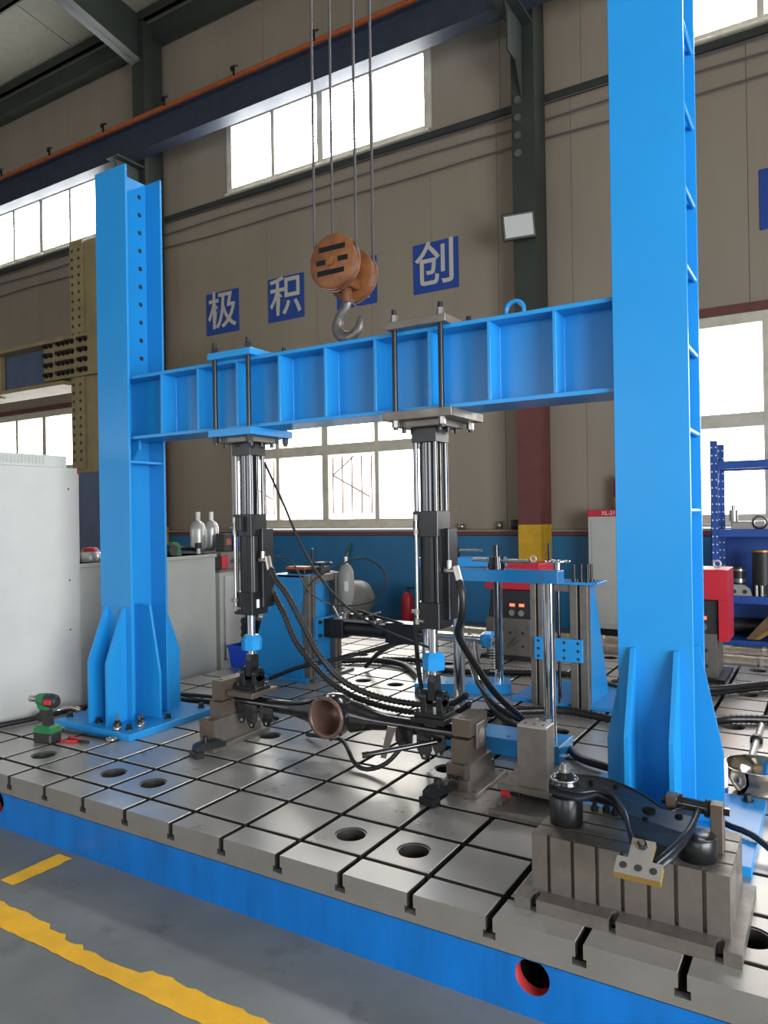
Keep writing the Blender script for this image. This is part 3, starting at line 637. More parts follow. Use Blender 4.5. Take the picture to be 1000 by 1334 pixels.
for y in (0.83, 0.97):
    put('screw_hole', 'sh8', disc(0.008), M['slot'], fr, (2.14, y, 0.3452)); put('screw_hole', 'sh8', disc(0.008), M['slot'], fr, (2.17, y, 0.3452))
for x, y in ((2.11, 0.7485), (2.155, 0.7485)): put('cap_screw', 'sock14', sockbolt(0.014, 0.016), M['black'], fr, (x, y + 0.02, 0.068))
for x, y in ((2.23, 0.77), (2.23, 1.1)): put('screw_hole', 'sh12', disc(0.011), M['slot'], fr, (x, y, 0.0222))
def clamp(x, y, rz, label):
    t = thing('step_clamp', label, 'clamp', (x, y, 0), rz, group='step clamps on the test bed')
    MB().box(-0.045, 0.045, -0.035, 0.02, 0, 0.035, 0.004).build('heel_block', M['black'], t, local=True)
    MB().prism([(-0.02, 0.035), (0.155, 0.035), (0.155, 0.06), (0.12, 0.075), (0.01, 0.075), (-0.02, 0.06)], 'x', -0.032, 0.032).build('clamp_bar', M['black'], t, local=True)
    MB().lathe([(0.024, 0.075), (0.024, 0.081), (0.016, 0.081), (0.016, 0.105), (0.014, 0.108), (0.009, 0.108), (0.009, 0.095), (0, 0.095)], (0, 0.045, 0), n=14, sm=False).build('clamp_screw', M['black'], t, local=True)
clamp(0.655, 0.55, -0.35, 'black step clamp holding down the axle support near the blue base plate')
clamp(2.095, 0.59, -0.25, 'black step clamp holding the stepped stack beside bed hole')

# grey pillar on its raised plate
t = thing('steel_pillar', 'rectangular grey steel pillar block standing on a raised plate', 'fixture', (2.49, 0.85, 0))
MB().prism([(2.437, 0.80), (2.577, 0.80), (2.577, 0.90), (2.437, 0.90)], 'z', 0.082, 0.35).build('pillar', M['steel'], t)
MB().box(2.437, 2.577, 0.80, 0.90, 0.35, 0.362, 0.002).box(2.47, 2.49, 0.90, 0.945, 0.354, 0.362).box(2.535, 2.555, 0.90, 0.945, 0.354, 0.362).build('top_cap', M['steel_light'], t)
for k in range(3): put('screw_hole', 'sh8', disc(0.008), M['slot'], t, (2.465 + 0.042 * k, 0.835, 0.3622))
MB().box(2.345, 2.62, 0.775, 1.0, 0.055, 0.082, 0.002).build('raised_plate', M['steel'], t)
for k in range(6): put('screw_hole', 'sh4', disc(0.004), M['slot'], t, (2.365 + 0.018 * (k % 2) + 0.02 * (k // 2), 0.80 + 0.05 * (k // 2), 0.0822))
MB().box(2.40, 2.60, 0.83, 0.99, 0.03, 0.055).build('spacer', M['iron_shaded'], t)
t = thing('steel_channel', 'low steel channel lying under the grey pillar plate', 'channel', (2.5, 0.7, 0))
MB().box(2.375, 2.70, 0.60, 1.0, 0, 0.012).box(2.375, 2.70, 0.60, 0.616, 0.012, 0.032, 0.002).box(2.375, 2.70, 0.984, 1.0, 0.012, 0.03).build('channel_body', M['steel'], t)
t = thing('limit_stop', 'small red stop block under the raised pillar plate', 'stop block', (2.385, 0.80, 0.012))
MB().box(2.36, 2.40, 0.782, 0.80, 0.018, 0.054, 0.002).build('stop_body', M['grip_red'], t); MB().box(2.372, 2.395, 0.70, 0.785, 0.012, 0.03, 0.002).build('stop_arm', M['steel'], t)
MB().box(2.405, 2.45, 0.79, 0.82, 0.03, 0.054, 0.003).build('stop_lever', M['black'], t)

# =================================================================== SLOTTED ANGLE BLOCK WITH CONTROL ARM
t = thing('slotted_block', 'heavy slotted steel fixture block on a notched base plate', 'fixture block', (3.1, 0.18, 0))
poly = [(2.75, -0.048)]
for nx in (2.815, 3.075, 3.385):
    poly += [(nx - 0.012, -0.048), (nx - 0.012, 0.0)] + [(nx + 0.012 * math.cos(a), 0.0 + 0.012 * math.sin(a)) for a in (2.4, 1.57, 0.75)] + [(nx + 0.012, 0.0), (nx + 0.012, -0.048)]
poly += [(3.447, -0.048), (3.447, 0.41), (2.75, 0.41)]
MB().prism(poly, 'z', 0, 0.043).build('notched_base', M['steel'], t)
def notched(y0, y1, d):
    p = [(2.79, y0)]
    for k in range(7):
        x = 2.849 + 0.0815 * k; p += [(x - 0.0065, y0), (x - 0.0065, y0 + d), (x + 0.0065, y0 + d), (x + 0.0065, y0)]
    return p + [(3.41, y0), (3.41, y1), (2.79, y1)]
MB().prism(notched(0.02, 0.36, 0.022), 'z', 0.043, 0.214).build('block_body', M['steel'], t)
MB().prism(notched(0.02, 0.10, 0.022), 'z', 0.214, 0.232).build('top_strip', M['steel'], t)
for a, b in ((0.112, 0.19), (0.202, 0.28), (0.292, 0.36)): MB().box(2.79, 3.41, a, b, 0.214, 0.232, 0.001).build('top_strip', M['steel'], t)
t = thing('spacer_drum', 'dark turned steel drum under the ball joint', 'spacer', (2.862, 0.165, 0.232))
MB().lathe([(0.0, 0), (0.057, 0), (0.0575, 0.002), (0.0575, 0.097), (0.055, 0.1), (0.0, 0.1)], (2.866, 0.165, 0.232), n=36).build('drum', M['black'], t)
arm = thing('wishbone', 'dark glossy stamped suspension control arm bolted to slotted block', 'control arm', (3.08, 0.16, 0.332))
up = [(2.815, .205, .372), (2.85, .24, .374), (2.905, .26, .375), (3.00, .258, .375), (3.11, .205, .368), (3.19, .145, .358), (3.225, .128, .354), (3.262, .19, .358), (3.282, .228, .362)]
lo = [(2.815, .13, .372), (2.86, .10, .374), (2.935, .092, .375), (2.985, .135, .375), (3.045, .118, .372), (3.10, .04, .355), (3.13, -.03, .328), (3.16, -.065, .308), (3.212, -.115, .285)]
outer = [(3.30, .19, .36), (3.302, .12, .352), (3.29, .02, .336), (3.262, -.06, .314), (3.225, -.118, .287)]
ol = up + outer; top = ol + lo[::-1]
n = len(top); th = 0.034
m = MB(); m.add([(x, y, z) for x, y, z in top] + [(x, y, z - th) for x, y, z in top], [])
from mathutils.geometry import tessellate_polygon
for q in tessellate_polygon([[Vector((x, y, 0)) for x, y, z in top]]):
    a, b, c = (Vector(top[i]) for i in q)
    tri = q if (b - a).cross(c - a).z > 0 else q[::-1]
    m.f.append(tuple(tri)); m.sm.append(False); m.f.append(tuple(n + i for i in tri[::-1])); m.sm.append(False)
for i in range(n): m.f.append((i, n + i, n + (i + 1) % n, (i + 1) % n)[::1]); m.sm.append(True)
o = m.build('arm_web', M['navy_gloss'], arm)
MB().tube(lo[1:], 0.0075, n=10, step=0.02).build('rolled_edge', M['navy_gloss'], arm)
MB().tube([p for p in outer], 0.010, n=10, step=0.02).build('rolled_edge', M['navy_gloss'], arm)
MB().tube(up, 0.004, n=8, step=0.02).build('rolled_edge', M['navy_gloss'], arm)
for x, y, z, r in ((3.165, 0.09, 0.359, 0.02), (3.255, 0.10, 0.3545, 0.012), (3.165, 0.035, 0.3515, 0.009), (2.945, 0.2, 0.3765, 0.008), (3.03, 0.205, 0.375, 0.007)):
    MB().cyl((x, y, z - 0.004), (x, y, z + 0.0035), r, n=16).build('punched_hole', M['pit'], arm)
bj = (2.862, 0.165)
MB().lathe([(0.05, .335), (0.055, .34), (0.055, .372), (0.047, .382), (0.047, .388), (0.042, .39), (0.036, .388), (0.03, .402), (0.017, .413), (0.0, .414)], (*bj, 0), n=28).build('ball_joint', M['black_gloss'], arm)
MB().lathe([(0.0465, .384), (0.049, .388), (0.0465, .392), (0.044, .388), (0.0465, .384)], (*bj, 0), n=28).build('boot_ring', M['zinc'], arm)
MB().lathe([(0.02, .411), (0.02, .417), (0.012, .417), (0.012, .44), (0.006, .441), (0.006, .432), (0, .432)], (*bj, 0), n=12, sm=False).build('joint_stud', M['zinc'], arm)
MB().cyl((3.252, 0.198, 0.362), (3.322, 0.190, 0.362), 0.021, n=18).cyl((3.240, 0.199, 0.362), (3.252, 0.198, 0.362), 0.028, n=18).cyl((3.322, 0.190, 0.362), (3.334, 0.189, 0.362), 0.029, n=18).build('pivot_bushing', M['black_gloss'], arm)
t = thing('bushing_bracket', 'steel yoke blocks and bolt holding the arm bushing', 'bracket', (3.3, 0.19, 0.232))
MB().box(3.20, 3.236, 0.175, 0.225, 0.232, 0.385, 0.002).build('yoke_cheek', M['rusty'], t)
MB().box(3.338, 3.376, 0.163, 0.215, 0.232, 0.385, 0.002).build('yoke_cheek', M['rusty'], t)
MB().cyl((3.185, 0.20, 0.362), (3.20, 0.20, 0.362), 0.012, n=6, sm=False).cyl((3.376, 0.19, 0.362), (3.394, 0.19, 0.362), 0.013, n=6, sm=False).build('pivot_bolt', M['dark_chrome'], t)
t = thing('support_drum', 'dark turned drum standing on slotted block under the arm pivot', 'spacer', (3.305, 0.115, 0.232))
MB().lathe([(0, 0), (0.06, 0), (0.06, 0.068), (0.058, 0.07), (0, 0.07)], (3.305, 0.11, 0.232), n=36).build('drum', M['black'], t)
t = thing('tee_plate', 'T-shaped steel plate with three holes bolted under the arm tip', 'plate', (3.17, -0.03, 0.26), group=None)
def tilt(x, y, z): a = math.radians(31); return (3.184 + x, -0.036 + y * math.cos(a) - z * math.sin(a), 0.352 + y * math.sin(a) + z * math.cos(a))
def tprism(poly, z0, z1):
    n = len(poly); v = [tilt(x, y, z0) for x, y in poly] + [tilt(x, y, z1) for x, y in poly]
    return MB().add(v, [tuple(range(n - 1, -1, -1)), tuple(range(n, 2 * n))] + [(i, (i + 1) % n, n + (i + 1) % n, n + i) for i in range(n)])
tp = [(-0.066, -0.17), (0.066, -0.17), (0.066, -0.115), (0.034, -0.115), (0.034, -0.045), (-0.034, -0.045), (-0.034, -0.115), (-0.066, -0.115)]
tprism(tp, 0.0, 0.003).build('plate_face', M['steel_light'], t); tprism(tp, -0.026, 0.0).build('plate_body', M['gold'], t)
for k in range(3):
    cx = -0.043 + 0.043 * k
    tprism([(cx + 0.0115 * math.cos(a * math.pi / 8), -0.143 + 0.0115 * math.sin(a * math.pi / 8)) for a in range(16)], -0.001, 0.0035).build('bolt_hole', M['slot'], t)
tprism([(0.015 * math.cos(a * math.pi / 3), -0.068 + 0.015 * math.sin(a * math.pi / 3)) for a in range(6)], 0.003, 0.017).build('hex_bolt', M['dark_chrome'], t)
tprism([(0.008 * math.cos(a * math.pi / 6), -0.068 + 0.008 * math.sin(a * math.pi / 6)) for a in range(12)], 0.017, 0.026).build('bolt_end', M['zinc'], t)
for k, (x, y, hgt) in enumerate(((2.925, 0.315, 0.09), (2.965, 0.325, 0.115), (3.0, 0.31, 0.075))):
    tg = thing('stud_bolt', ['black stud with nut standing on slotted block beside drum', 'tallest black stud standing on slotted block behind the arm', 'shortest black stud standing on slotted block behind the arm'][k], 'stud', (x, y, 0.232), group='studs on the slotted block')
    MB().cyl((x, y, 0.232), (x, y, 0.232 + hgt), 0.008, n=10).build('stud', M['black'], tg); MB().cyl((x, y, 0.232), (x, y, 0.25), 0.014, n=6, sm=False).build('nut', M['black'], tg)

# =================================================================== HOIST HOOK
hk = thing('hook_block', 'hoist hook block with two rusty orange sheaves above the crossbeam', 'crane hook', (0.91, 1.72, 2.5))
def sheave(y0, y1, cx, cz, stripes):
    r = 0.182
    MB().lathe([(0.0, 0), (r - 0.012, 0), (r, 0.010), (r, 0.026), (r - 0.03, 0.034), (r - 0.03, 0.052), (r, 0.060), (r, 0.076), (r - 0.012, 0.086), (0, 0.086)], (cx, y0, cz), (0, 1, 0), n=40).build('sheave', M['hook_orange'], hk)
    MB().cyl((cx, y0 - 0.012, cz), (cx, y0 + 0.1, cz), 0.03, n=16).build('axle_boss', M['hook_orange'], hk)
    if stripes:
        for z, x0, x1 in ((0.085, -0.10, 0.11), (0.0, -0.12, -0.05), (0.005, 0.05, 0.13), (-0.07, -0.115, 0.10)): MB().box(cx + x0, cx + x1, y0 - 0.002, y0, cz + z - 0.017, cz + z + 0.017).build('black_bar', M['black'], hk)
sheave(1.555, 1.64, 0.905, 3.005, True)
sheave(1.80, 1.88, 0.885, 2.985, False)
MB().box(0.80, 0.98, 1.66, 1.79, 2.86, 2.93, 0.01).cyl((0.895, 1.54, 3.0), (0.895, 1.9, 2.985), 0.024, n=14).cyl((0.905, 1.72, 2.86), (0.92, 1.72, 2.765), 0.04, 0.034, n=16).build('crosshead', M['hook_orange'], hk)
hp = [(0.92, 1.72, 2.79), (0.90, 1.72, 2.73), (0.845, 1.72, 2.68), (0.822, 1.72, 2.61), (0.845, 1.72, 2.555), (0.91, 1.72, 2.525), (0.985, 1.72, 2.55), (1.02, 1.72, 2.615), (1.012, 1.72, 2.67)]
hr = [0.034, 0.037, 0.042, 0.046, 0.049, 0.050, 0.043, 0.03, 0.018]
m = MB(); nn = 12; prev = None
for i, p in enumerate(hp):
    p = Vector(p); T = (Vector(hp[min(i + 1, len(hp) - 1)]) - Vector(hp[max(i - 1, 0)])).normalized(); B = Vector((0, 1, 0)); N = B.cross(T)
    for k in range(nn):
        a = 2 * math.pi * k / nn; m.v.append(tuple(p + N * hr[i] * math.cos(a) + B * hr[i] * 0.62 * math.sin(a)))
for i in range(len(hp) - 1):
    for k in range(nn): m.f.append((i * nn + k, i * nn + (k + 1) % nn, (i + 1) * nn + (k + 1) % nn, (i + 1) * nn + k)); m.sm.append(True)
m.f.append(tuple(range((len(hp) - 1) * nn, len(hp) * nn))); m.sm.append(False)
ho = m.build('hook', M['hook_steel'], hk)
md = ho.modifiers.new('round', 'SUBSURF'); md.levels = 1; md.render_levels = 2
MB().cyl((0.945, 1.72, 2.775), (1.035, 1.72, 2.685), 0.006, n=8).box(0.935, 0.955, 1.70, 1.74, 2.765, 2.785).build('safety_latch', M['zinc'], hk)
for k, (x, y, z) in enumerate(((0.738, 1.60, 3.02), (1.072, 1.60, 3.02), (0.718, 1.84, 3.0), (1.052, 1.84, 3.0))):
    MB().tube([(x, y, z + 0.022 * q) for q in range(0, 277)], 0.0085, n=6, step=0.02, rib=0.0014).build('wire_rope', M['rope'], hk)

cbr = thing('crane_bridge', 'overhead crane bridge and trolley that carry the hook ropes', None, (0.9, 1.7, 9.0), kind='structure')
for x in (0.35, 1.15): MB().box(x, x + 0.28, YF + 1.0, 6.8, 8.6, 9.2, 0.01).build('bridge_girder', M['yellow'], cbr)
MB().box(0.3, 1.5, 1.2, 2.3, 9.2, 9.32, 0.01).box(0.64, 1.14, 1.45, 2.0, 9.05, 9.2).build('trolley', M['crane_blue'], cbr)
MB().cyl((0.5, 1.72, 9.55), (1.3, 1.72, 9.55), 0.2, n=20).build('rope_drum', M['crane_blue'], cbr)

# =================================================================== BLUE PRESS FRAMES BEHIND THE AXLE
def press(loc, rz, span, zb, label, base_h, screw_x):
    t = thing('screw_press_frame', label, 'fixture', loc, rz, group='blue two-post screw frames')
    L = span / 2
    MB().box(-L - 0.085, L + 0.085, -0.12, 0.12, 0, base_h, 0.003).build('base', M['blue'], t, local=True)
    for sx in (-1, 1): MB().cyl((sx * L, 0, base_h), (sx * L, 0, zb), 0.033, n=24).build('guide_post', M['chrome'], t, local=True)
    MB().box(-L - 0.07, L + 0.07, -0.055, 0.055, zb, zb + 0.068, 0.002).build('crosshead', M['blue'], t, local=True)
    MB().cyl((screw_x, 0, zb - 0.50), (screw_x, 0, zb + 0.205), 0.0165, n=14).build('screw', M['dark_chrome'], t, local=True)
    MB().cyl((screw_x, 0, zb + 0.068), (screw_x, 0, zb + 0.140), 0.042, n=20).cyl((screw_x, 0, zb + 0.068), (screw_x, 0, zb + 0.105), 0.049, n=20).build('screw_nut', M['dark_chrome'], t, local=True)
    MB().cyl((screw_x - 0.16, 0.03, zb + 0.118), (screw_x + 0.21, -0.04, zb + 0.118), 0.011, n=12).build('tommy_bar', M['zinc'], t, local=True)
    put('cap_screw', 'sock22', sockbolt(0.022, 0.004), M['blue'], t, (L + 0.01, -0.055, zb + 0.034), RX, local=True)
    for x in (-0.12, 0.05): put('screw_hole', 'sh12', disc(0.011), M['slot'], t, (x, -0.06, base_h), local=True)
    return t
press((2.085, 1.50, 0), 0.0, 0.545, 0.945, 'blue two-post screw frame standing behind the grey steel pillar', 0.092, -0.03)
press((1.30, 2.62, 0), math.radians(24), 0.54, 0.935, 'blue two-post screw frame standing farther back at an angle', 0.075, -0.05)

# ---- slotted bracket with T-slot ways, facing the camera
t = thing('angle_bracket', 'blue angle bracket with upright steel ways and studs on top', 'bracket', (2.1, 2.6, 0), group='blue upright angle brackets')
MB().box(1.72, 2.62, 2.52, 3.2, 0, 0.025, 0.002).build('base', M['blue'], t)
for x in (1.90, 2.27): MB().prism([(2.56, 0.025), (2.56, 0.83), (2.66, 0.83), (2.95, 0.12), (2.98, 0.025)], 'x', x, x + 0.016).build('rib', M['blue'], t)
for a, b in ((1.885, 1.925), (1.94, 1.975), (2.165, 2.215), (2.232, 2.285)): MB().box(a, b, 2.49, 2.56, 0.0, 0.84, 0.002).build('way', M['steel'], t)
for a in (1.925, 2.215): MB().box(a, a + 0.017, 2.515, 2.56, 0.0, 0.84).build('way_slot', M['slot'], t)
MB().box(1.975, 2.165, 2.50, 2.56, 0.79, 0.835).build('upper_tie', M['steel'], t)
MB().box(1.975, 2.005, 2.545, 2.562, 0.02, 0.79).build('back_sheet', M['blue'], t)
MB().cyl((2.075, 2.53, 0.02), (2.075, 2.53, 0.90), 0.011, n=12).build('lead_screw', M['dark_chrome'], t)
MB().box(1.88, 2.36, 2.47, 2.70, 0.84, 0.858, 0.002).build('top_plate', M['blue'], t)
cpl = MB().box(1.92, 2.255, 2.462, 2.49, 0.32, 0.475, 0.003).build('carriage_plate', M['blue'], t)
for x in (1.95, 2.13, 2.225):
    for k in range(3): put('screw_hole', 'sh10', disc(0.0105), M['slot'], cpl, (x, 2.4618, 0.345 + 0.052 * k), RX)
for k, (x, y) in enumerate(((2.19, 2.52), (2.235, 2.53), (2.28, 2.52), (2.295, 2.56))):
    MB().cyl((x, y, 0.858), (x, y, 0.875), 0.02, n=14).cyl((x, y, 0.875), (x, y, 0.975), 0.0095, n=10).build('stud', M['black'], t)
MB().lathe([(0.078, 0), (0.088, 0.008), (0.078, 0.016), (0.068, 0.008), (0.078, 0)], (2.075, 2.53, 0.985), n=24).box(2.0, 2.15, 2.523, 2.537, 0.987, 0.999).cyl((2.075, 2.53, 0.858), (2.075, 2.53, 1.005), 0.02, n=12).build('handwheel', M['chrome'], t)
MB().cyl((2.03, 2.49, 0.995), (2.03, 2.49, 1.12), 0.011, n=10).build('wheel_handle', M['black'], t)

# ---- bracket that carries the horizontal actuator
t = thing('angle_bracket', 'blue angle bracket with handwheel carrying the horizontal actuator', 'bracket', (-0.15, 2.53, 0), group='blue upright angle brackets')
MB().box(-0.62, 0.10, 2.26, 2.80, 0, 0.03, 0.002).build('base', M['blue'], t)
for y in (2.30, 2.745): MB().prism([(-0.55, 0.03), (0.045, 0.03), (0.045, 0.85), (-0.20, 0.85), (-0.33, 0.62)], 'y', y, y + 0.014).build('side_rib', M['blue'], t)
MB().box(-0.27, 0.045, 2.30, 2.76, 0.835, 0.855).build('top_plate', M['blue'], t)
MB().box(0.03, 0.045, 2.31, 2.75, 0.03, 0.84).build('face_sheet', M['blue'], t)
for a, b in ((2.31, 2.345), (2.36, 2.395), (2.665, 2.70), (2.715, 2.75)): MB().box(0.045, 0.105, a, b, 0, 0.85, 0.002).build('way', M['steel'], t)
for a in (2.345, 2.70): MB().box(0.045, 0.075, a, a + 0.015, 0.0, 0.84).build('way_slot', M['slot'], t)
MB().box(0.05, 0.10, 2.395, 2.665, 0.79, 0.845).build('upper_tie', M['steel'], t)
MB().box(0.02, 0.16, 2.30, 2.86, 0, 0.02, 0.002).build('foot_strip', M['steel'], t)
MB().box(0.03, 0.12, 2.46, 2.58, 0.855, 0.91, 0.003).build('gearbox', M['dark_plastic'], t)
MB().lathe([(0.085, 0), (0.095, 0.009), (0.085, 0.018), (0.074, 0.009), (0.085, 0)], (0.075, 2.52, 0.93), n=24).box(-0.01, 0.16, 2.512, 2.528, 0.932, 0.944).cyl((0.075, 2.52, 0.91), (0.075, 2.52, 0.948), 0.024, n=14).build('handwheel', M['black'], t)
MB().cyl((0.03, 2.46, 0.94), (0.03, 2.46, 1.06), 0.014, n=12).build('wheel_handle', M['black'], t)
cpl = MB().box(0.105, 0.135, 2.36, 2.70, 0.33, 0.50, 0.003).build('carriage_plate', M['blue'], t)
for y in (2.40, 2.66):
    for z in (0.36, 0.47): put('cap_screw', 'sock16', sockbolt(0.016, 0.018), M['black'], cpl, (0.135, y, z), RY)
t = thing('horizontal_actuator', 'black horizontal hydraulic actuator reaching out from blue bracket', 'actuator', (0.6, 2.53, 0.30))
ay, az = 2.53, 0.415
MB().box(0.135, 0.32, ay - 0.075, ay + 0.075, az - 0.075, az + 0.075, 0.003).build('end_cap', M['black'], t)
MB().cyl((0.32, ay, az), (0.72, ay, az), 0.058, n=28).build('cylinder_barrel', M['black'], t)
MB().box(0.72, 0.98, ay - 0.075, ay + 0.075, az - 0.075, az + 0.08, 0.003).build('gland_block', M['black'], t)
MB().box(0.22, 0.62, ay - 0.06, ay + 0.06, az + 0.06, az + 0.085, 0.003).build('valve_manifold', M['zinc'], t)
for x in (0.36, 0.44, 0.55): MB().box(x, x + 0.05, ay - 0.05, ay + 0.01, az + 0.085, az + 0.125, 0.003).build('servo_valve', M['black'], t)
MB().cyl((0.98, ay, az), (1.50, ay, az), 0.0235, n=20).build('piston_rod', M['chrome'], t)
MB().lathe([(0.03, 0), (0.046, 0.003), (0.062, 0.03), (0.062, 0.085), (0.03, 0.09)], (1.50, ay, az), (1, 0, 0), n=8, sm=False).build('lock_nut', M['blue'], t)
MB().cyl((0.30, ay + 0.0, az + 0.085), (0.30, ay, az + 0.125), 0.03, n=14).cyl((0.26, ay - 0.04, az + 0.10), (0.22, ay - 0.06, az + 0.19), 0.008, n=8).cyl((0.50, ay - 0.03, az + 0.1), (0.68, ay - 0.07, az + 0.16), 0.007, n=8).build('fittings', M['zinc'], t)
t = thing('accumulator_bottle', 'grey gas accumulator bottle standing on the horizontal actuator', 'gas bottle', (0.30, 2.55, 0.54))
MB().lathe([(0.0, 0.53), (0.03, 0.53), (0.034, 0.58), (0.05, 0.62), (0.063, 0.66), (0.065, 0.82), (0.06, 0.87), (0.04, 0.91), (0.02, 0.925), (0.0, 0.926)], (0.30, 2.55, 0.01), n=24).build('bottle', M['grey_tank'], t)
MB().cyl((0.30, 2.55, 0.93), (0.30, 2.55, 0.99), 0.017, n=12).build('valve_cap', M['silver'], t)
MB().box(0.325, 0.36, 2.485, 2.489, 0.72, 0.80).build('caution_label', M['paper'], t)
t = thing('signal_box', 'flat red and black box lying on the blue bracket top', 'box', (-0.13, 2.5, 0.855))
MB().box(-0.21, -0.02, 2.42, 2.55, 0.856, 0.885, 0.005).build('tray', M['black'], t); MB().box(-0.215, -0.015, 2.415, 2.555, 0.885, 0.91, 0.005).build('lid', M['orange'], t)
t = thing('coil_spring_unit', 'coil spring hanging from eye beside the blue lock nut', 'spring', (1.62, 2.44, 0.15))
MB().tube([(1.625 + 0.024 * math.cos(q * 0.7), 2.44 + 0.024 * math.sin(q * 0.7), 0.20 + 0.0022 * q) for q in range(86)], 0.0045, n=6, step=0.02).build('coil', M['zinc'], t)
MB().lathe([(0.025 + 0.007 * math.cos(a * math.pi / 4), 0.007 * math.sin(a * math.pi / 4)) for a in range(9)], (1.625, 2.44, 0.42), (0.6, 0.8, 0), n=18).build('eye', M['zinc'], t)
MB().cyl((1.625, 2.445, 0.435), (1.60, 2.50, 0.42), 0.012, n=10).build('hanger_pin', M['zinc'], t)

# =================================================================== RED TEST STANDS AT THE BACK OF THE BED
def red_stand(x, y, w, label, front):
    t = thing('red_test_stand', label, 'machine', (x, y, 0), group='red hooded bench test units')
    MB().box(x - w / 2 - 0.04, x + w / 2 + 0.06, y - 0.05, y + 0.5, 0, 0.03, 0.003).build('foot_plate', M['black'], t)
    MB().box(x - w / 2, x + w / 2, y, y + 0.38, 0.03, 0.37, 0.003).build('machine_body', M['steel'], t)
    MB().prism([(x - w / 2, 0.37), (x + w / 2, 0.37), (x + w / 2, 0.62), (x - w / 2 + 0.03, 0.62)], 'y', y + 0.06, y + 0.36).build('dark_cover', M['dark_plastic'], t)
    MB().box(x - w / 2 - 0.01, x + w / 2 + 0.08, y + 0.02, y + 0.42, 0.63, 0.865, 0.004).build('red_hood', M['red'], t)
    MB().box(x + w / 2 + 0.01, x + w / 2 + 0.08, y + 0.03, y + 0.40, 0.31, 0.64, 0.003).build('red_side', M['red'], t)
    MB().lathe([(0.026 + 0.008 * math.cos(a * math.pi / 4), 0.008 * math.sin(a * math.pi / 4)) for a in range(9)], (x + w / 2 + 0.0, y + 0.1, 0.905), (0, 1, 0), n=18).build('lifting_eye', M['silver'], t)
    for k in range(front):
        xx = x + w / 2 - 0.10 - 0.09 * k
        bz = MB().box(xx - 0.035, xx + 0.035, y + 0.05, y + 0.06, 0.44, 0.51, 0.002).build('display_bezel', M['dark_plastic'], t)
        MB().box(xx - 0.024, xx + 0.024, y + 0.047, y + 0.05, 0.472, 0.498).build('display', M['led_red'], bz)
        MB().cyl((xx, y + 0.06, 0.415), (xx, y + 0.03, 0.415), 0.028, n=16).build('knob', M['zinc'], bz)
    for sx in (-0.12, 0.02, 0.14):
        for z in (0.12, 0.24): put('screw_hole', 'sh14', disc(0.014), M['slot'], t, (x + sx, y - 0.0002, z), RX)
    MB().cyl((x + 0.0, y, 0.10), (x + 0.1, y - 0.03, 0.19), 0.013, n=10).build('clamp_lever', M['zinc'], t)
red_stand(1.15, 3.9, 0.43, 'red hooded test unit with two lit displays behind the screw frames', 2)
red_stand(2.70, 3.75, 0.43, 'red hooded test unit partly hidden behind the ladder column', 1)

# =================================================================== CABINETS
t = thing('control_cabinet', 'tall off-white control cabinet with louvred top rail', 'cabinet', (-1.35, 0.4, ZF))
MB().box(-1.75, -0.95, -0.7, 0.975, ZF + 0.02, 1.70, 0.004).build('body', M['white_cab'], t)
tr = MB().box(-1.72, -0.965, -0.68, 0.90, 1.70, 1.785, 0.003).build('top_rail', M['white_cab'], t)
for k in range(44): put('louvre', 'louv', lambda m: m.box(-0.003, 0.004, -0.007, 0.007, -0.028, 0.028), M['grey_cab'], tr, (-0.965, 0.72 - 0.026 * k, 1.748))
MB().lathe([(0.028 + 0.006 * math.cos(a * math.pi / 4), 0.006 * math.sin(a * math.pi / 4)) for a in range(9)], (-0.975, 0.84, 1.735), (1, 0, 0), n=18).build('lifting_eye', M['silver'], t)
MB().box(-1.2, -0.955, 0.975, 0.99, ZF + 0.05, 1.66, 0.003).build('door', M['white_cab'], t)
MB().box(-1.05, -0.962, 0.99, 0.995, 1.58, 1.70).build('red_label', M['red'], t)
for z in (1.55, 0.9, 0.55): put('screw_hole', 'sh7', disc(0.007), M['slot'], t, (-0.9497, 0.90, z), RY)
for q, (x0, x1, y0, y1, z1, lb) in enumerate(((-1.9, -1.1, 1.0, 2.5, 1.0, 'low light grey pump cabinet behind the drilled column'),)):
    t = thing('pump_cabinet', lb, 'cabinet', ((x0 + x1) / 2, (y0 + y1) / 2, ZF))
    MB().box(x0, x1, y0, y1, ZF + 0.03, z1, 0.004).build('body', M['grey_cab'], t)
    MB().box(x0 - 0.01, x1 + 0.012, y0 + 0.002, y1 + 0.01, z1 - 0.03, z1, 0.003).build('lid', M['grey_cab'], t)
    MB().box(x1, x1 + 0.1, y0, y1 + 0.2, ZF, ZF + 0.06).build('plinth', M['iron_shaded'], t)
    for z in (0.3, 0.75): put('screw_hole', 'sh7', disc(0.007), M['slot'], t, (x1 + 0.0003, 1.05, z), RY)
t = thing('accumulator_cabinet', 'narrow grey hydraulic cabinet behind the pump cabinet', 'cabinet', (-1.55, 3.0, ZF))
MB().box(-1.95, -1.17, 2.62, 3.35, ZF, 0.82, 0.004).build('body', M['grey_cab'], t)
MB().box(-1.17, -1.155, 2.68, 3.28, 0.0, 0.78, 0.003).build('door', M['white_cab'], t)
MB().box(-1.95, -1.15, 2.60, 3.37, 0.82, 0.84, 0.002).build('worktop', M['steel'], t)
MB().box(-1.7, -1.2, 2.68, 3.3, 0.84, 1.0, 0.004).build('valve_block', M['steel'], t)
MB().box(-1.19, -1.195 + 0.02, 2.66, 2.74, 0.85, 0.97).build('red_plate', M['red'], t)
for k in range(4): MB().cyl((-1.2, 2.85 + 0.1 * k, 0.92), (-1.165, 2.85 + 0.1 * k, 0.92), 0.022, n=12).build('port_plug', M['zinc'], t)
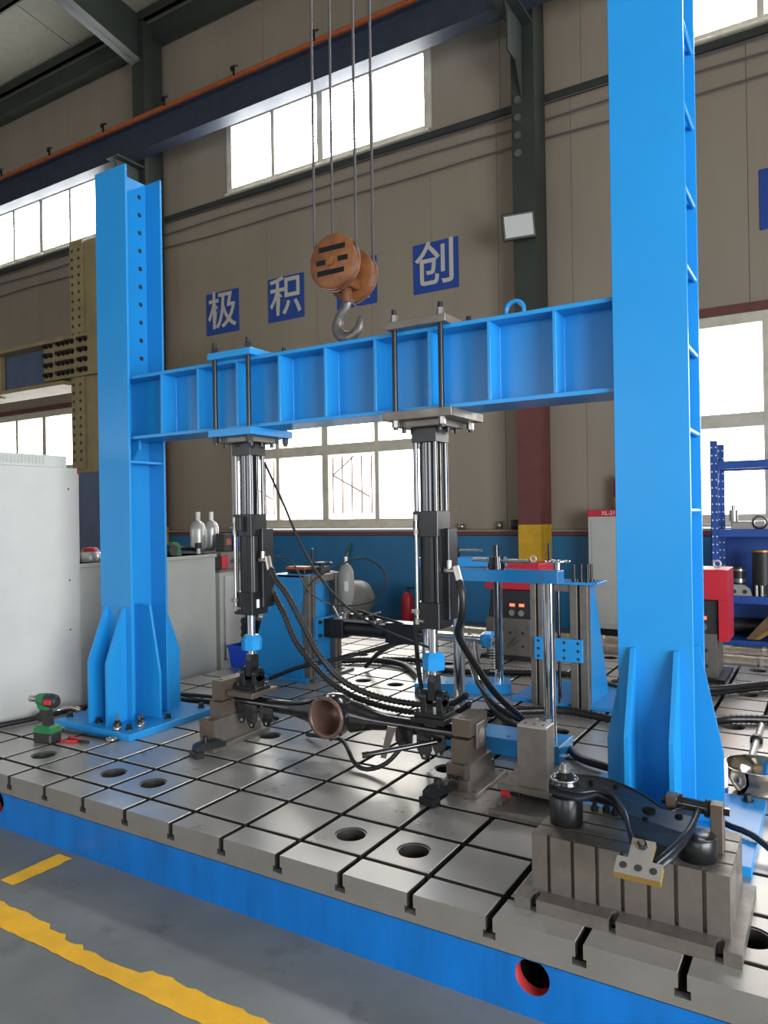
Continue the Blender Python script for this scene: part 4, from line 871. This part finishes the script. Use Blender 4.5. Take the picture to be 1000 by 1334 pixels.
MB().box(-1.5, -1.28, 3.0, 3.25, 1.0, 1.16, 0.005).build('solenoid_valve', M['blue_dark'], t)
MB().box(-1.45, -1.33, 2.86, 2.97, 1.0, 1.17, 0.005).build('black_solenoid', M['dark_plastic'], t)
MB().box(-1.335, -1.325, 2.88, 2.95, 1.06, 1.12).build('red_button', M['orange'], t)
for k, (x, y) in enumerate(((-1.62, 2.80), (-1.66, 3.02))):
    tg = thing('gas_bottle', ['silver gas bottle on the valve block, the nearer of two', 'silver gas bottle on the valve block, the farther of two'][k], 'gas bottle', (x, y, 1.0), group='silver gas bottles on the valve block')
    MB().lathe([(0, 0.0), (0.03, 0.0), (0.07, 0.03), (0.075, 0.06), (0.075, 0.21), (0.068, 0.25), (0.05, 0.28), (0.026, 0.297), (0, 0.30)], (x, y, 1.0), n=20).build('bottle', M['silver'], tg)
    MB().cyl((x, y, 1.30), (x, y, 1.385), 0.022, n=12).build('cap', M['silver'], tg)
t = thing('pressure_valve', 'green and black valve lying on the pump cabinet', 'valve', (-1.3, 2.13, 1.0))
MB().cyl((-1.3, 2.10, 1.05), (-1.2, 2.10, 1.05), 0.05, n=16).build('valve_body', M['dark_plastic'], t); MB().cyl((-1.3, 2.17, 1.06), (-1.25, 2.17, 1.06), 0.06, n=16).box(-1.31, -1.22, 2.15, 2.21, 1.0, 1.04).build('green_cap', M['green'], t)
t = thing('breather_cap', 'small black breather standing on pump cabinet corner', 'breather', (-1.25, 2.44, 1.0))
MB().cyl((-1.25, 2.44, 1.0), (-1.25, 2.44, 1.05), 0.02, n=12).build('neck', M['silver'], t); MB().cyl((-1.25, 2.44, 1.05), (-1.25, 2.44, 1.10), 0.032, n=14).build('cap', M['dark_plastic'], t)
tag(MB().tube([(-1.3, 2.15, 1.03), (-1.4, 2.3, 1.06), (-1.45, 2.45, 1.05), (-1.3, 2.52, 1.03)], 0.018, n=8).build('pump_hose', M['rubber']), 'short black hose looping over the pump cabinet top', 'hose')
t = thing('filter_head', 'white and red filter head on pump cabinet beside white cabinet', 'filter', (-1.25, 1.30, 1.0))
MB().lathe([(0.07, 0), (0.075, 0.02), (0.075, 0.07), (0.06, 0.085), (0, 0.085)], (-1.25, 1.30, 1.0), n=18).build('filter_bowl', M['silver'], t); MB().lathe([(0.065, 0.085), (0.05, 0.11), (0, 0.115)], (-1.25, 1.30, 1.0), n=18).build('filter_lid', M['red'], t)
t = thing('plastic_bin', 'bright blue plastic bin behind the blue-plated actuator', 'bin', (-0.78, 2.58, 0))
b = MB(); x0, x1, y0, y1, h = -0.89, -0.60, 2.42, 2.74, 0.20; fl = 0.02
b.add([(x0 + fl, y0 + fl, 0), (x1 - fl, y0 + fl, 0), (x1 - fl, y1 - fl, 0), (x0 + fl, y1 - fl, 0), (x0, y0, h), (x1, y0, h), (x1, y1, h), (x0, y1, h), (x0 + 0.012, y0 + 0.012, h), (x1 - 0.012, y0 + 0.012, h), (x1 - 0.012, y1 - 0.012, h), (x0 + 0.012, y1 - 0.012, h), (x0 + fl + 0.01, y0 + fl + 0.01, 0.012), (x1 - fl - 0.01, y0 + fl + 0.01, 0.012), (x1 - fl - 0.01, y1 - fl - 0.01, 0.012), (x0 + fl + 0.01, y1 - fl - 0.01, 0.012)],
      [(3, 2, 1, 0), (0, 1, 5, 4), (1, 2, 6, 5), (2, 3, 7, 6), (3, 0, 4, 7), (4, 5, 9, 8), (5, 6, 10, 9), (6, 7, 11, 10), (7, 4, 8, 11), (8, 9, 13, 12), (9, 10, 14, 13), (10, 11, 15, 14), (11, 8, 12, 15), (12, 13, 14, 15)]).build('tub', M['bin_blue'], t)
MB().box(x0 - 0.008, x1 + 0.008, y0 - 0.008, y0 + 0.006, h - 0.022, h).box(x1 - 0.006, x1 + 0.008, y0, y1, h - 0.022, h).build('rim', M['bin_blue'], t)
t = thing('air_spring', 'black ribbed air spring standing in the blue bin', 'air spring', (-0.745, 2.58, 0.013))
MB().lathe([(0, 0.013)] + [(0.092 + (0.011 if k % 2 else 0), 0.013 + 0.03 * k) for k in range(15)] + [(0.07, 0.44), (0, 0.445)], (-0.745, 2.58, 0), n=24).build('bellows', M['rubber'], t)
MB().cyl((-0.745, 2.58, 0.445), (-0.745, 2.58, 0.465), 0.06, n=20).build('top_plate', M['black'], t)
t = thing('electric_cabinet', 'grey electrical cabinet with red XL-21 header against the wall', 'cabinet', (1.5, 7.3, ZF))
MB().box(0.985, 2.0, 7.1, 7.46, -0.18, 1.26, 0.004).build('body', M['grey_cab'], t)
hd = MB().box(0.985, 2.0, 7.09, 7.46, 1.26, 1.345, 0.003).build('header', M['red'], t)
MB().box(1.03, 1.97, 7.09, 7.1, 0.35, 1.2, 0.003).build('door', M['grey_cab'], t); MB().box(1.03, 1.97, 7.09, 7.1, -0.12, 0.3, 0.003).build('lower_door', M['grey_cab'], t)
MB().box(1.0, 1.98, 7.12, 7.48, ZF, -0.18).build('plinth', M['black'], t)
glyph('XL-21', 'header_text', 0.07, M['paper'], hd, (1.25, 7.086, 1.30))
wt = MB(); wt.prism([(1.56, 0.42), (1.70, 0.42), (1.63, 0.55)], 'y', 7.085, 7.09); wt.build('warning_triangle', M['yellow'], t)
t = thing('wall_extinguisher', 'red and yellow extinguisher hung above the electrical cabinet', 'fire extinguisher', (1.32, 7.42, 1.345))
MB().lathe([(0, 0), (0.06, 0.0), (0.085, 0.03), (0.085, 0.16)], (1.33, 7.4, 1.346), n=18).build('lower_band', M['yellow'], t)
MB().lathe([(0.0855, 0.16), (0.0855, 0.36), (0.07, 0.42), (0.03, 0.45), (0, 0.45)], (1.33, 7.4, 1.346), n=18).build('bottle', M['red'], t)
t = thing('fire_extinguisher', 'red fire extinguisher standing on floor against blue dado', 'fire extinguisher', (-1.78, 7.2, ZF))
MB().lathe([(0, 0), (0.085, 0), (0.09, 0.02), (0.09, 0.36), (0.07, 0.42), (0.03, 0.45), (0, 0.45)], (-1.78, 7.2, ZF), n=20).build('bottle', M['red'], t)
MB().cyl((-1.78, 7.2, 0.16), (-1.78, 7.2, 0.22), 0.025, n=10).box(-1.80, -1.66, 7.19, 7.21, 0.21, 0.235).build('valve_handle', M['black'], t)
t = thing('compressor_tank', 'grey horizontal air tank on the floor before blue dado', 'tank', (-2.5, 6.6, ZF))
MB().lathe([(0, -0.46), (0.14, -0.43), (0.25, -0.33), (0.27, -0.25), (0.27, 0.25), (0.25, 0.33), (0.14, 0.43), (0, 0.46)], (-2.5, 6.6, 0.10), (1, 0, 0), n=24).build('tank', M['grey_tank'], t)
MB().cyl((-2.45, 6.6, 0.36), (-2.45, 6.6, 0.48), 0.02, n=8).build('outlet', M['rusty'], t)
for x in (-2.7, -2.3): MB().box(x - 0.03, x + 0.03, 6.42, 6.78, ZF, -0.1).build('leg', M['grey_tank'], t)
t = thing('wooden_pole', 'thin turquoise and brown pole leaning against blue dado', 'pole', (-3.25, 7.1, ZF))
MB().cyl((-3.25, 7.1, ZF), (-3.05, 7.5, 0.72), 0.016, n=8).build('shaft', M['bar_rust'], t); MB().cyl((-3.05, 7.5, 0.72), (-3.0, 7.52, 0.88), 0.017, n=8).build('tip', M['green'], t)
for k, (x, r, h, mt, lb) in enumerate(((-1.02, 0.05, 0.09, 'zinc', 'small metal cup standing on the wall ledge'), (-0.42, 0.045, 0.12, 'zinc', 'small metal cylinder on the wall ledge beside a dark pot'), (-0.1, 0.11, 0.14, 'dark_plastic', 'dark pot on the wall ledge beside steel column'))):
    tg = thing('ledge_pot', lb, 'pot', (x, 7.54, 1.085)); MB().lathe([(0, 0), (r, 0), (r, h), (r * 0.85, h), (r * 0.8, h * 0.3), (0, h * 0.3)], (x, 7.535 if r < 0.1 else 7.6 - r - 0.03, 1.085), n=16).build('pot', M[mt], tg)

# =================================================================== STORAGE RACK ON THE FAR SIDE
t = thing('storage_rack', 'dark blue boltless storage rack with perforated uprights by window', 'rack', (3.6, 6.3, ZF))
for y in (6.0, 6.55):
    for x in (2.595, 4.55):
        MB().box(x, x + 0.075, y, y + 0.006, ZF, 2.05).box(x, x + 0.006, y, y + 0.05, ZF, 2.05).build('upright', M['blue_dark'], t)
        for k in range(40): put('upright_hole', 'uhole', lambda m: m.cyl((0, 0, 0), (0, -0.0006, 0), 0.0085, n=8), M['pane_low'] if False else M['paper'], t, (x + 0.018 + 0.04 * (k % 2), y - 0.0002, 1.98 - 0.085 * (k // 2)))
for z in (1.80, 1.09, 0.40, -0.06):
    MB().box(2.66, 4.55, 5.995, 6.04, z - 0.05, z + 0.03, 0.003).box(2.66, 4.55, 6.55, 6.59, z - 0.05, z + 0.03).build('shelf_beam', M['blue_dark'], t)
    if z < 1.5: MB().box(2.67, 4.55, 6.04, 6.55, z + 0.0, z + 0.02).build('shelf', M['blue_dark'], t)
MB().cyl((2.62, 6.02, 1.2), (2.62, 6.56, 0.5), 0.012, n=6).cyl((2.62, 6.56, 1.9), (2.62, 6.02, 1.2), 0.012, n=6).build('brace', M['blue_dark'], t)
MB().box(2.60, 4.6, 6.60, 6.61, ZF, 1.09).build('back_sheet', M['blue_dark'], t)
def rackthing(name, label, cat, parts):
    tg = thing(name, label, cat, parts[0][3]); 
    for nm, m, mt, _ in parts: m.build(nm, M[mt], tg)
rackthing('black_canister', 'tall black canister on the middle rack shelf', 'canister', [('can', MB().cyl((3.06, 6.18, 0.42), (3.06, 6.18, 0.88), 0.10, n=20), 'dark_plastic', (3.06, 6.18, 0.42)), ('rim', MB().cyl((3.06, 6.18, 0.88), (3.06, 6.18, 0.90), 0.102, n=20), 'gold', None)])
rackthing('pump_motor', 'small black motor with silver bands on middle rack shelf', 'motor', [('motor', MB().cyl((2.84, 6.15, 0.42), (2.84, 6.15, 0.72), 0.06, n=18), 'dark_plastic', (2.84, 6.15, 0.42)), ('band', MB().cyl((2.84, 6.15, 0.56), (2.84, 6.15, 0.60), 0.063, n=18).cyl((2.84, 6.15, 0.68), (2.84, 6.15, 0.70), 0.063, n=18), 'zinc', None)])
rackthing('bearing_housing', 'grey bearing housing lying on middle rack shelf front', 'housing', [('housing', MB().prism([(2.73, 0.42), (2.97, 0.42), (2.95, 0.50), (2.9, 0.54), (2.8, 0.54), (2.75, 0.50)], 'y', 6.05, 6.09), 'steel_light', (2.85, 6.07, 0.42)), ('bore', MB().cyl((2.80, 6.05, 0.47), (2.80, 6.045, 0.47), 0.022, n=12).cyl((2.9, 6.05, 0.47), (2.9, 6.045, 0.47), 0.022, n=12), 'slot', None)])
for k, x in enumerate((3.01, 3.06)):
    rackthing('steel_sleeve', ['small bright sleeve before the black canister, nearer the motor', 'small bright sleeve before the black canister, farther from motor'][k], 'sleeve', [('sleeve', MB().cyl((x, 6.06, 0.42), (x, 6.06, 0.54), 0.017, n=12), 'steel_light', (x, 6.06, 0.42))])
rackthing('centrifugal_pump', 'dark round pump body on middle rack shelf near picture edge', 'pump', [('volute', MB().cyl((3.15, 6.08, 0.49), (3.15, 6.2, 0.49), 0.07, n=18), 'dark_plastic', (3.15, 6.1, 0.42)), ('flange', MB().cyl((3.22, 6.1, 0.47), (3.34, 6.1, 0.47), 0.05, n=14), 'dark_plastic', None)])
rackthing('throttle_body', 'silver cast throttle assembly on the upper rack shelf', 'casting', [('casting', MB().box(2.78, 3.3, 6.06, 6.2, 1.11, 1.20, 0.01), 'zinc', (3.0, 6.1, 1.11)), ('ring', MB().lathe([(0.05, 0), (0.075, 0.01), (0.075, 0.03), (0.05, 0.04)], (3.05, 6.06, 1.19), (0, -1, 0), n=18), 'zinc', None), ('stack', MB().cyl((2.80, 6.12, 1.20), (2.80, 6.12, 1.32), 0.045, n=10).cyl((2.80, 6.12, 1.32), (2.80, 6.12, 1.37), 0.02, n=8), 'zinc', None), ('port', MB().box(3.14, 3.2, 6.05, 6.06, 1.13, 1.18).box(3.23, 3.28, 6.05, 6.06, 1.13, 1.18), 'slot', None)])
rackthing('leather_case', 'brown leather case leaning on the bottom rack shelf', 'case', [('case', MB().prism([(2.90, -0.03), (3.02, -0.03), (3.38, 0.27), (3.30, 0.30), (3.16, 0.29)], 'y', 6.10, 6.3), 'wood', (3.1, 6.2, -0.03)), ('strap', MB().prism([(2.98, -0.02), (3.03, -0.025), (3.22, 0.12), (3.2, 0.15)], 'y', 6.09, 6.1), 'gold', None)])
rackthing('dark_duct', 'dark rounded duct lying on the bottom rack shelf', 'duct', [('duct', MB().cyl((2.74, 6.45, 0.06), (3.6, 6.5, 0.06), 0.085, n=16), 'dark_plastic', (3.1, 6.45, -0.04))])
for k, y in enumerate((5.45, 5.75)):
    tg = thing('lagged_pipe', ['foil lagged pipe on the floor, the nearer of two behind bed', 'foil lagged pipe on the floor, the farther of two below rack'][k], 'pipe', (2.5, y, -0.2), group='foil lagged pipes behind the bed')
    MB().tube([(-0.5 + 0.25 * q, y + 0.02 * math.sin(q), -0.16 + 0.03 * k) for q in range(22)], 0.085, n=14, step=0.08, rib=0.004).build('lagging', M['foil'], tg)
    for x in (1.5, 3.08, 4.2): MB().cyl((x, y, -0.16 + 0.03 * k), (x + 0.03, y, -0.16 + 0.03 * k), 0.094, n=16).build('pipe_band', M['silver'], tg)
    for x in (0.5, 2.6, 4.4): MB().box(x - 0.03, x + 0.03, y - 0.06, y + 0.06, ZF, -0.23 + 0.03 * k).build('support', M['black'], tg)

# =================================================================== KHAKI REACTION FRAME (far left)
t = thing('reaction_frame', 'khaki steel reaction frame with bolted slate-blue beam', 'test frame', (-6.1, 5.0, ZF))
MB().box(-6.38, -5.4, 4.90, 5.3, 2.05, 5.62, 0.01).build('column_shaft', M['khaki'], t)
MB().box(-6.38, -5.4, 4.92, 5.28, ZF, 2.05).build('column_foot', M['slate'], t)
MB().box(-6.42, -6.12, 4.86, 4.9, 2.1, 5.65, 0.004).build('drilled_flange', M['khaki'], t)
for k in range(26):
    for x in (-6.36, -6.2): put('bolt_hole', 'kh', disc(0.028), M['slot'], t, (x, 4.8597, 2.25 + 0.13 * k), RX)
MB().box(-9.6, -6.42, 4.72, 5.28, 4.10, 4.16).box(-9.6, -6.42, 4.72, 5.28, 3.42, 3.48).build('beam_flange', M['khaki'], t)
MB().box(-9.6, -6.4, 4.95, 5.0, 3.48, 4.10).build('beam_web', M['slate'], t)
spl = MB().box(-7.02, -5.6, 4.80, 4.86, 3.53, 4.18, 0.004).build('splice_plate', M['khaki'], t)
for r in range(4):
    for x in (-6.95, -6.83, -6.63, -6.52, -6.41, -6.30, -6.1, -5.98): put('splice_bolt', 'kb', hexbolt(0.033, 0.06), M['black'], spl, (x, 4.80, 3.62 + 0.155 * r), RX)
MB().box(-9.6, -8.30, 4.86, 4.94, 3.40, 4.22, 0.004).build('end_plate', M['khaki'], t)
for r in range(4):
    for x in (-8.38, -8.5): put('bolt_hole', 'kh', disc(0.028), M['slot'], t, (x, 4.8597, 3.6 + 0.14 * r), RX)
for k in range(3):
    t = thing('steel_plate', ['dark blue upright plate beyond pump cabinet, nearest white cabinet', 'dark blue upright plate beyond pump cabinet, middle of three', 'dark blue upright plate beyond pump cabinet, nearest drilled column'][k], 'plate', (-4.48 + 0.28 * k, 4.02, ZF), group='dark blue plates beyond the pump cabinet')
    MB().box(-4.6 + 0.28 * k, -4.36 + 0.28 * k, 4.0, 4.05, ZF, 1.12 - 0.03 * k, 0.004).build('plate_sheet', M['blue_dark'], t); MB().box(-4.6 + 0.28 * k, -4.36 + 0.28 * k, 3.96, 4.09, ZF, ZF + 0.04).build('foot', M['blue_dark'], t)

# =================================================================== BOWL, CAN, TOOLS
t = thing('steel_bowl', 'stainless steel bowl on the bed behind the base plate', 'bowl', (3.40, 1.50, 0))
MB().lathe([(0, 0.0), (0.085, 0.0), (0.11, 0.02), (0.135, 0.07), (0.148, 0.125), (0.156, 0.128), (0.156, 0.131), (0.146, 0.131), (0.132, 0.072), (0.107, 0.024), (0.083, 0.004), (0, 0.004)], (3.375, 1.46, 0), n=48).build('bowl', M['inox'], t)
t = thing('spray_can', 'white spray can beside the stainless bowl', 'can', (3.215, 1.335, 0))
MB().lathe([(0, 0), (0.030, 0), (0.032, 0.004), (0.032, 0.15), (0.024, 0.17), (0.012, 0.175), (0, 0.175)], (3.225, 1.34, 0), n=24).build('can_body', M['can'], t)
MB().lathe([(0.0325, 0.02), (0.0325, 0.045)], (3.225, 1.34, 0), n=24).build('label_band', M['sign'], t); MB().cyl((3.225, 1.34, 0.175), (3.225, 1.34, 0.20), 0.015, n=14).build('nozzle', M['paper'], t)
# cordless impact wrench
t = thing('impact_wrench', 'green and black cordless impact wrench standing on its battery', 'power tool', (-0.36, 0.315, 0), math.radians(12)); t.scale = (1.08, 1.08, 1.17)
def L(m, nm, mt): m.build(nm, M[mt], t, local=True)
L(MB().box(-0.062, 0.062, -0.045, 0.045, 0.0, 0.052, 0.008), 'battery', 'dark_plastic')
L(MB().prism([(-0.06, 0.052), (0.06, 0.052), (0.055, 0.078), (0.02, 0.09), (-0.035, 0.09), (-0.058, 0.075)], 'y', -0.04, 0.04), 'battery_shoe', 'green')
L(MB().prism([(-0.012, 0.085), (0.032, 0.085), (0.018, 0.185), (-0.04, 0.185)], 'y', -0.019, 0.019), 'grip', 'dark_plastic')
L(MB().loft([(-0.062, 0, .215, .022, .022), (-0.055, 0, .215, .03, .03), (-0.01, 0, .215, .034, .034), (0.0, 0, .215, .034, .034)], 16), 'gear_case', 'green')
L(MB().loft([(0.0, 0, .213, .034, .036), (0.03, 0, .212, .036, .038), (0.062, 0, .210, .034, .034), (0.075, 0, .208, .022, .024)], 16), 'motor_housing', 'dark_plastic')
L(MB().box(0.01, 0.06, -0.0375, -0.033, 0.198, 0.222, 0.002), 'red_badge', 'grip_red')
L(MB().prism([(-0.055, 0.19), (0.05, 0.19), (0.02, 0.165), (-0.045, 0.168)], 'y', -0.02, 0.02), 'trigger_guard', 'green')
L(MB().cyl((-0.062, 0, .215), (-0.085, 0, .215), 0.013, n=12).cyl((-0.085, 0, .215), (-0.118, 0, .215), 0.0165, n=12), 'socket', 'zinc')
t = thing('adjustable_wrench', 'long steel wrench lying against the blue base plate', 'wrench', (-0.25, 0.50, 0), math.radians(3))
L(MB().prism([(-0.21, -0.012), (0.20, -0.016), (0.20, 0.016), (-0.21, 0.012)], 'z', 0.004, 0.018), 'shank', 'dark_chrome')
L(MB().prism([(-0.21, -0.016), (-0.24, -0.034), (-0.285, -0.03), (-0.25, -0.008), (-0.25, 0.008), (-0.285, 0.032), (-0.235, 0.034), (-0.21, 0.014)], 'z', 0.002, 0.022), 'jaw', 'zinc')
L(MB().lathe([(0.018, 0.002), (0.032, 0.002), (0.032, 0.02), (0.018, 0.02), (0.018, 0.002)], (0.225, 0, 0), n=20), 'ring_end', 'zinc')
t = thing('pliers', 'red handled pliers lying on the bed before the wrench', 'pliers', (-0.16, 0.40, 0), math.radians(8))
for sg in (-1, 1):
    L(MB().tube([(-0.13, sg * 0.032, 0.009), (-0.07, sg * 0.03, 0.009), (-0.02, sg * 0.012, 0.009)], 0.008, n=8, step=0.02), 'grip', 'grip_red')
    L(MB().prism([(-0.02, sg * 0.004), (0.02, sg * 0.014), (0.065, sg * 0.003), (0.065, 0), (0.0, 0)], 'z', 0.003, 0.015), 'jaw', 'black')
for k, (x, y, h, lb) in enumerate(((-0.065, 0.585, 0.05, 'ball joint with threaded stud standing on blue base plate corner'), (0.0, 0.70, 0.04, 'small ball joint on base plate nearest the column gusset'), (-0.03, 0.745, 0.045, 'second small ball joint on base plate beside the web gusset'))):
    tg = thing('ball_joint', lb, 'ball joint', (x, y, 0.04), group='loose ball joints on the base plate')
    s = 1.0 if k == 0 else 0.72
    MB().lathe([(0, 0), (0.022 * s, 0), (0.024 * s, 0.006 * s), (0.022 * s, 0.028 * s), (0.0, 0.028 * s)], (x, y, 0.04), n=18).build('joint_shell', M['zinc'], tg)
    MB().lathe([(0.026 * s, 0.028 * s), (0.026 * s, 0.042 * s), (0.014 * s, 0.058 * s), (0, 0.06 * s)], (x, y, 0.04), n=18).build('rubber_boot', M['rubber'], tg)
    MB().cyl((x, y, 0.04 + 0.058 * s), (x, y, 0.04 + 0.1 * s), 0.007 * s, n=10).build('threaded_stud', M['rusty'], tg)
t = thing('cable_connector', 'round black cable connector lying beside white cabinet foot', 'connector', (-0.82, 0.62, 0))
MB().cyl((-0.80, 0.56, 0.03), (-0.84, 0.60, 0.035), 0.03, n=16).build('plug_shell', M['dark_plastic'], t); MB().tube([(-0.84, 0.62, 0.03), (-0.82, 0.72, 0.04), (-0.76, 0.76, 0.055), (-0.72, 0.80, 0.03)], 0.016, n=8).build('metal_conduit', M['zinc'], t)

# =================================================================== HOSES AND CABLES
def hose(pts, r, label, rib=0.0, mt='rubber', step=0.02, n=8):
    o = MB().tube(pts, r, n=n, step=step, rib=rib).build('hydraulic_hose' if r > 0.008 else 'signal_cable', M[mt]); tag(o, label, 'hose' if r > 0.008 else 'cable'); return o
hose([(0.915, 0.885, 1.035), (0.955, 0.88, 0.97), (1.03, 0.885, 0.89), (1.135, 0.90, 0.715), (1.24, 0.91, 0.55), (1.36, 0.95, 0.42), (1.53, 1.0, 0.345), (1.75, 1.05, 0.315), (1.95, 1.08, 0.33), (2.07, 1.05, 0.40)], 0.0145, 'ribbed black hose sweeping from the blue-plated actuator elbow to the other actuator', 0.0055, 'rubber2', 0.012)
hose([(0.815, 0.99, 0.93), (0.845, 1.0, 0.86), (0.916, 1.0, 0.755), (1.0, 1.0, 0.60), (1.13, 1.02, 0.455), (1.29, 1.05, 0.335), (1.50, 1.10, 0.265), (1.74, 1.15, 0.24), (1.95, 1.16, 0.27), (2.06, 1.10, 0.34)], 0.0145, 'ribbed black hose leaving the servo manifold below the other ribbed hose', 0.0055, 'rubber2', 0.012)
hose([(2.11, 0.895, 1.0), (2.135, 0.88, 0.93), (2.12, 0.90, 0.82), (2.06, 0.98, 0.72), (2.06, 1.12, 0.58), (2.12, 1.3, 0.36), (2.2, 1.5, 0.18)], 0.019, 'smooth black hose bending down from steel plate actuator elbow', 0, 'rubber')
hose([(0.79, 0.99, 1.66), (0.90, 1.02, 1.42), (1.02, 1.04, 1.16), (1.16, 1.05, 0.96), (1.34, 1.06, 0.80), (1.60, 1.08, 0.68), (1.92, 1.02, 0.62)], 0.0075, 'thin grey cable hanging diagonally from one actuator to the other', 0, 'rubber', 0.03)
hose([(0.93, 0.90, 1.10), (1.02, 0.95, 1.07), (1.10, 1.0, 0.90), (1.22, 1.1, 0.81), (1.42, 1.2, 0.84), (1.47, 1.25, 0.98), (1.36, 1.2, 1.08), (1.22, 1.1, 1.03), (1.08, 1.02, 0.92), (1.05, 1.0, 0.72), (1.06, 1.02, 0.5)], 0.005, 'thin black sensor lead looping beside the blue-plated actuator', 0, 'rubber', 0.03)
hose([(1.89, 0.93, 0.86), (1.83, 0.95, 0.78), (1.83, 0.98, 0.5), (1.86, 1.0, 0.28), (1.85, 1.02, 0.03)], 0.012, 'straight black cable dropping beside the steel plate actuator', 0, 'rubber', 0.03)
hose([(-0.92, 0.20, 0.022), (-0.84, 0.50, 0.022), (-0.80, 0.80, 0.022), (-0.74, 1.10, 0.03), (-0.55, 1.32, 0.022), (-0.30, 1.36, 0.022), (0.05, 1.44, 0.022), (0.45, 1.55, 0.022), (0.85, 1.80, 0.022)], 0.018, 'thick black cable running from white cabinet around the drilled column', 0, 'rubber', 0.05)
hose([(-0.88, 1.25, 0.02), (-0.6, 1.42, 0.02), (-0.2, 1.52, 0.02), (0.25, 1.42, 0.02), (0.6, 1.30, 0.02)], 0.014, 'thinner black cable on bed behind the drilled column', 0, 'rubber', 0.05)
hose([(-0.1, 2.05, 0.06), (0.15, 2.1, 0.16), (0.40, 2.25, 0.22), (0.62, 2.42, 0.28), (0.78, 2.50, 0.33)], 0.016, 'black hose rising under the horizontal actuator barrel', 0, 'rubber', 0.03)
hose([(-0.15, 2.95, 0.03), (0.15, 3.15, 0.03), (0.5, 3.10, 0.03), (0.85, 2.75, 0.03), (1.05, 2.40, 0.03), (1.35, 2.05, 0.03), (1.70, 2.0, 0.03), (1.95, 2.2, 0.03), (2.2, 2.32, 0.03), (2.6, 2.25, 0.03), (2.95, 2.40, 0.03), (3.15, 2.62, 0.03), (3.6, 2.78, 0.03), (4.2, 2.8, 0.03)], 0.024, 'thick ribbed black hose winding across the bed past the screw frames', 0.005, 'rubber2', 0.017)
hose([(0.2, 3.25, 0.025), (0.55, 3.35, 0.025), (0.95, 3.1, 0.025), (1.4, 3.25, 0.025), (1.9, 3.4, 0.025), (2.4, 3.1, 0.03), (2.85, 3.18, 0.03), (3.1, 3.45, 0.03), (3.6, 4.0, 0.03)], 0.021, 'ribbed black hose crossing the bed behind the ladder column', 0.005, 'rubber2', 0.017)
hose([(2.3, 3.25, 0.065), (2.6, 3.05, 0.07), (2.95, 3.22, 0.07), (3.3, 3.62, 0.065), (3.7, 3.95, 0.06)], 0.02, 'upper of two stacked ribbed hoses behind the ladder column', 0.005, 'rubber2', 0.017)
hose([(1.30, 2.85, 0.35), (1.45, 2.55, 0.26), (1.62, 2.25, 0.14), (1.82, 2.0, 0.06), (2.02, 1.85, 0.03), (2.2, 1.80, 0.03), (2.36, 1.70, 0.03), (2.52, 1.46, 0.03), (2.72, 1.37, 0.03)], 0.021, 'smooth black hose curving over the blue frame base to the ladder column', 0, 'rubber', 0.03)
hose([(1.30, 2.75, 0.42), (1.42, 2.48, 0.30), (1.58, 2.25, 0.18), (1.78, 2.05, 0.10), (1.98, 1.92, 0.06), (2.12, 1.85, 0.05)], 0.015, 'black hose with bright swivel beside the far blue frame', 0, 'rubber', 0.03)
hose([(3.21, 1.1, 0.075), (3.24, 0.95, 0.075), (3.30, 0.86, 0.06), (3.40, 0.80, 0.06), (3.50, 0.72, 0.03), (3.62, 0.60, 0.02)], 0.013, 'black cable crossing the blue base plate beside slotted block', 0, 'rubber', 0.03)
hose([(0.98, 1.12, 0.02), (1.15, 1.05, 0.05), (1.35, 0.96, 0.08), (1.52, 0.82, 0.03), (1.62, 0.79, 0.02), (1.72, 0.82, 0.06), (1.80, 0.88, 0.16)], 0.012, 'black cable sagging to the bed below the axle bowl', 0, 'rubber', 0.03)
hose([(0.25, 2.9, 0.03), (0.45, 2.8, 0.18), (0.70, 2.66, 0.30), (0.9, 2.6, 0.34)], 0.02, 'thick black hose behind the horizontal actuator', 0, 'rubber', 0.03)
hose([(0.42, 2.55, 0.56), (0.62, 2.5, 0.53), (0.82, 2.48, 0.50), (1.02, 2.5, 0.44)], 0.012, 'short black hose lying along the horizontal actuator top', 0, 'rubber', 0.03)
t = thing('hose_swivel', 'bright chrome hose swivel beside the far blue frame', 'fitting', (1.60, 2.3, 0.1))
MB().cyl((1.50, 2.36, 0.26), (1.60, 2.24, 0.17), 0.026, n=14).cyl((1.47, 2.40, 0.30), (1.50, 2.36, 0.26), 0.018, n=10).build('swivel_body', M['chrome'], t)
# pipe lying in the bed slot at the right edge
t = thing('slot_bar', 'grey bar with a hex coupling lying in a bed slot', 'bar', (3.3, 2.2, 0))
MB().cyl((3.30, 2.62, 0.012), (3.30, 1.75, 0.012), 0.018, n=10).build('bar', M['steel_light'], t); MB().cyl((3.30, 2.30, 0.012), (3.30, 2.26, 0.012), 0.035, n=8, sm=False).build('coupling', M['black'], t)
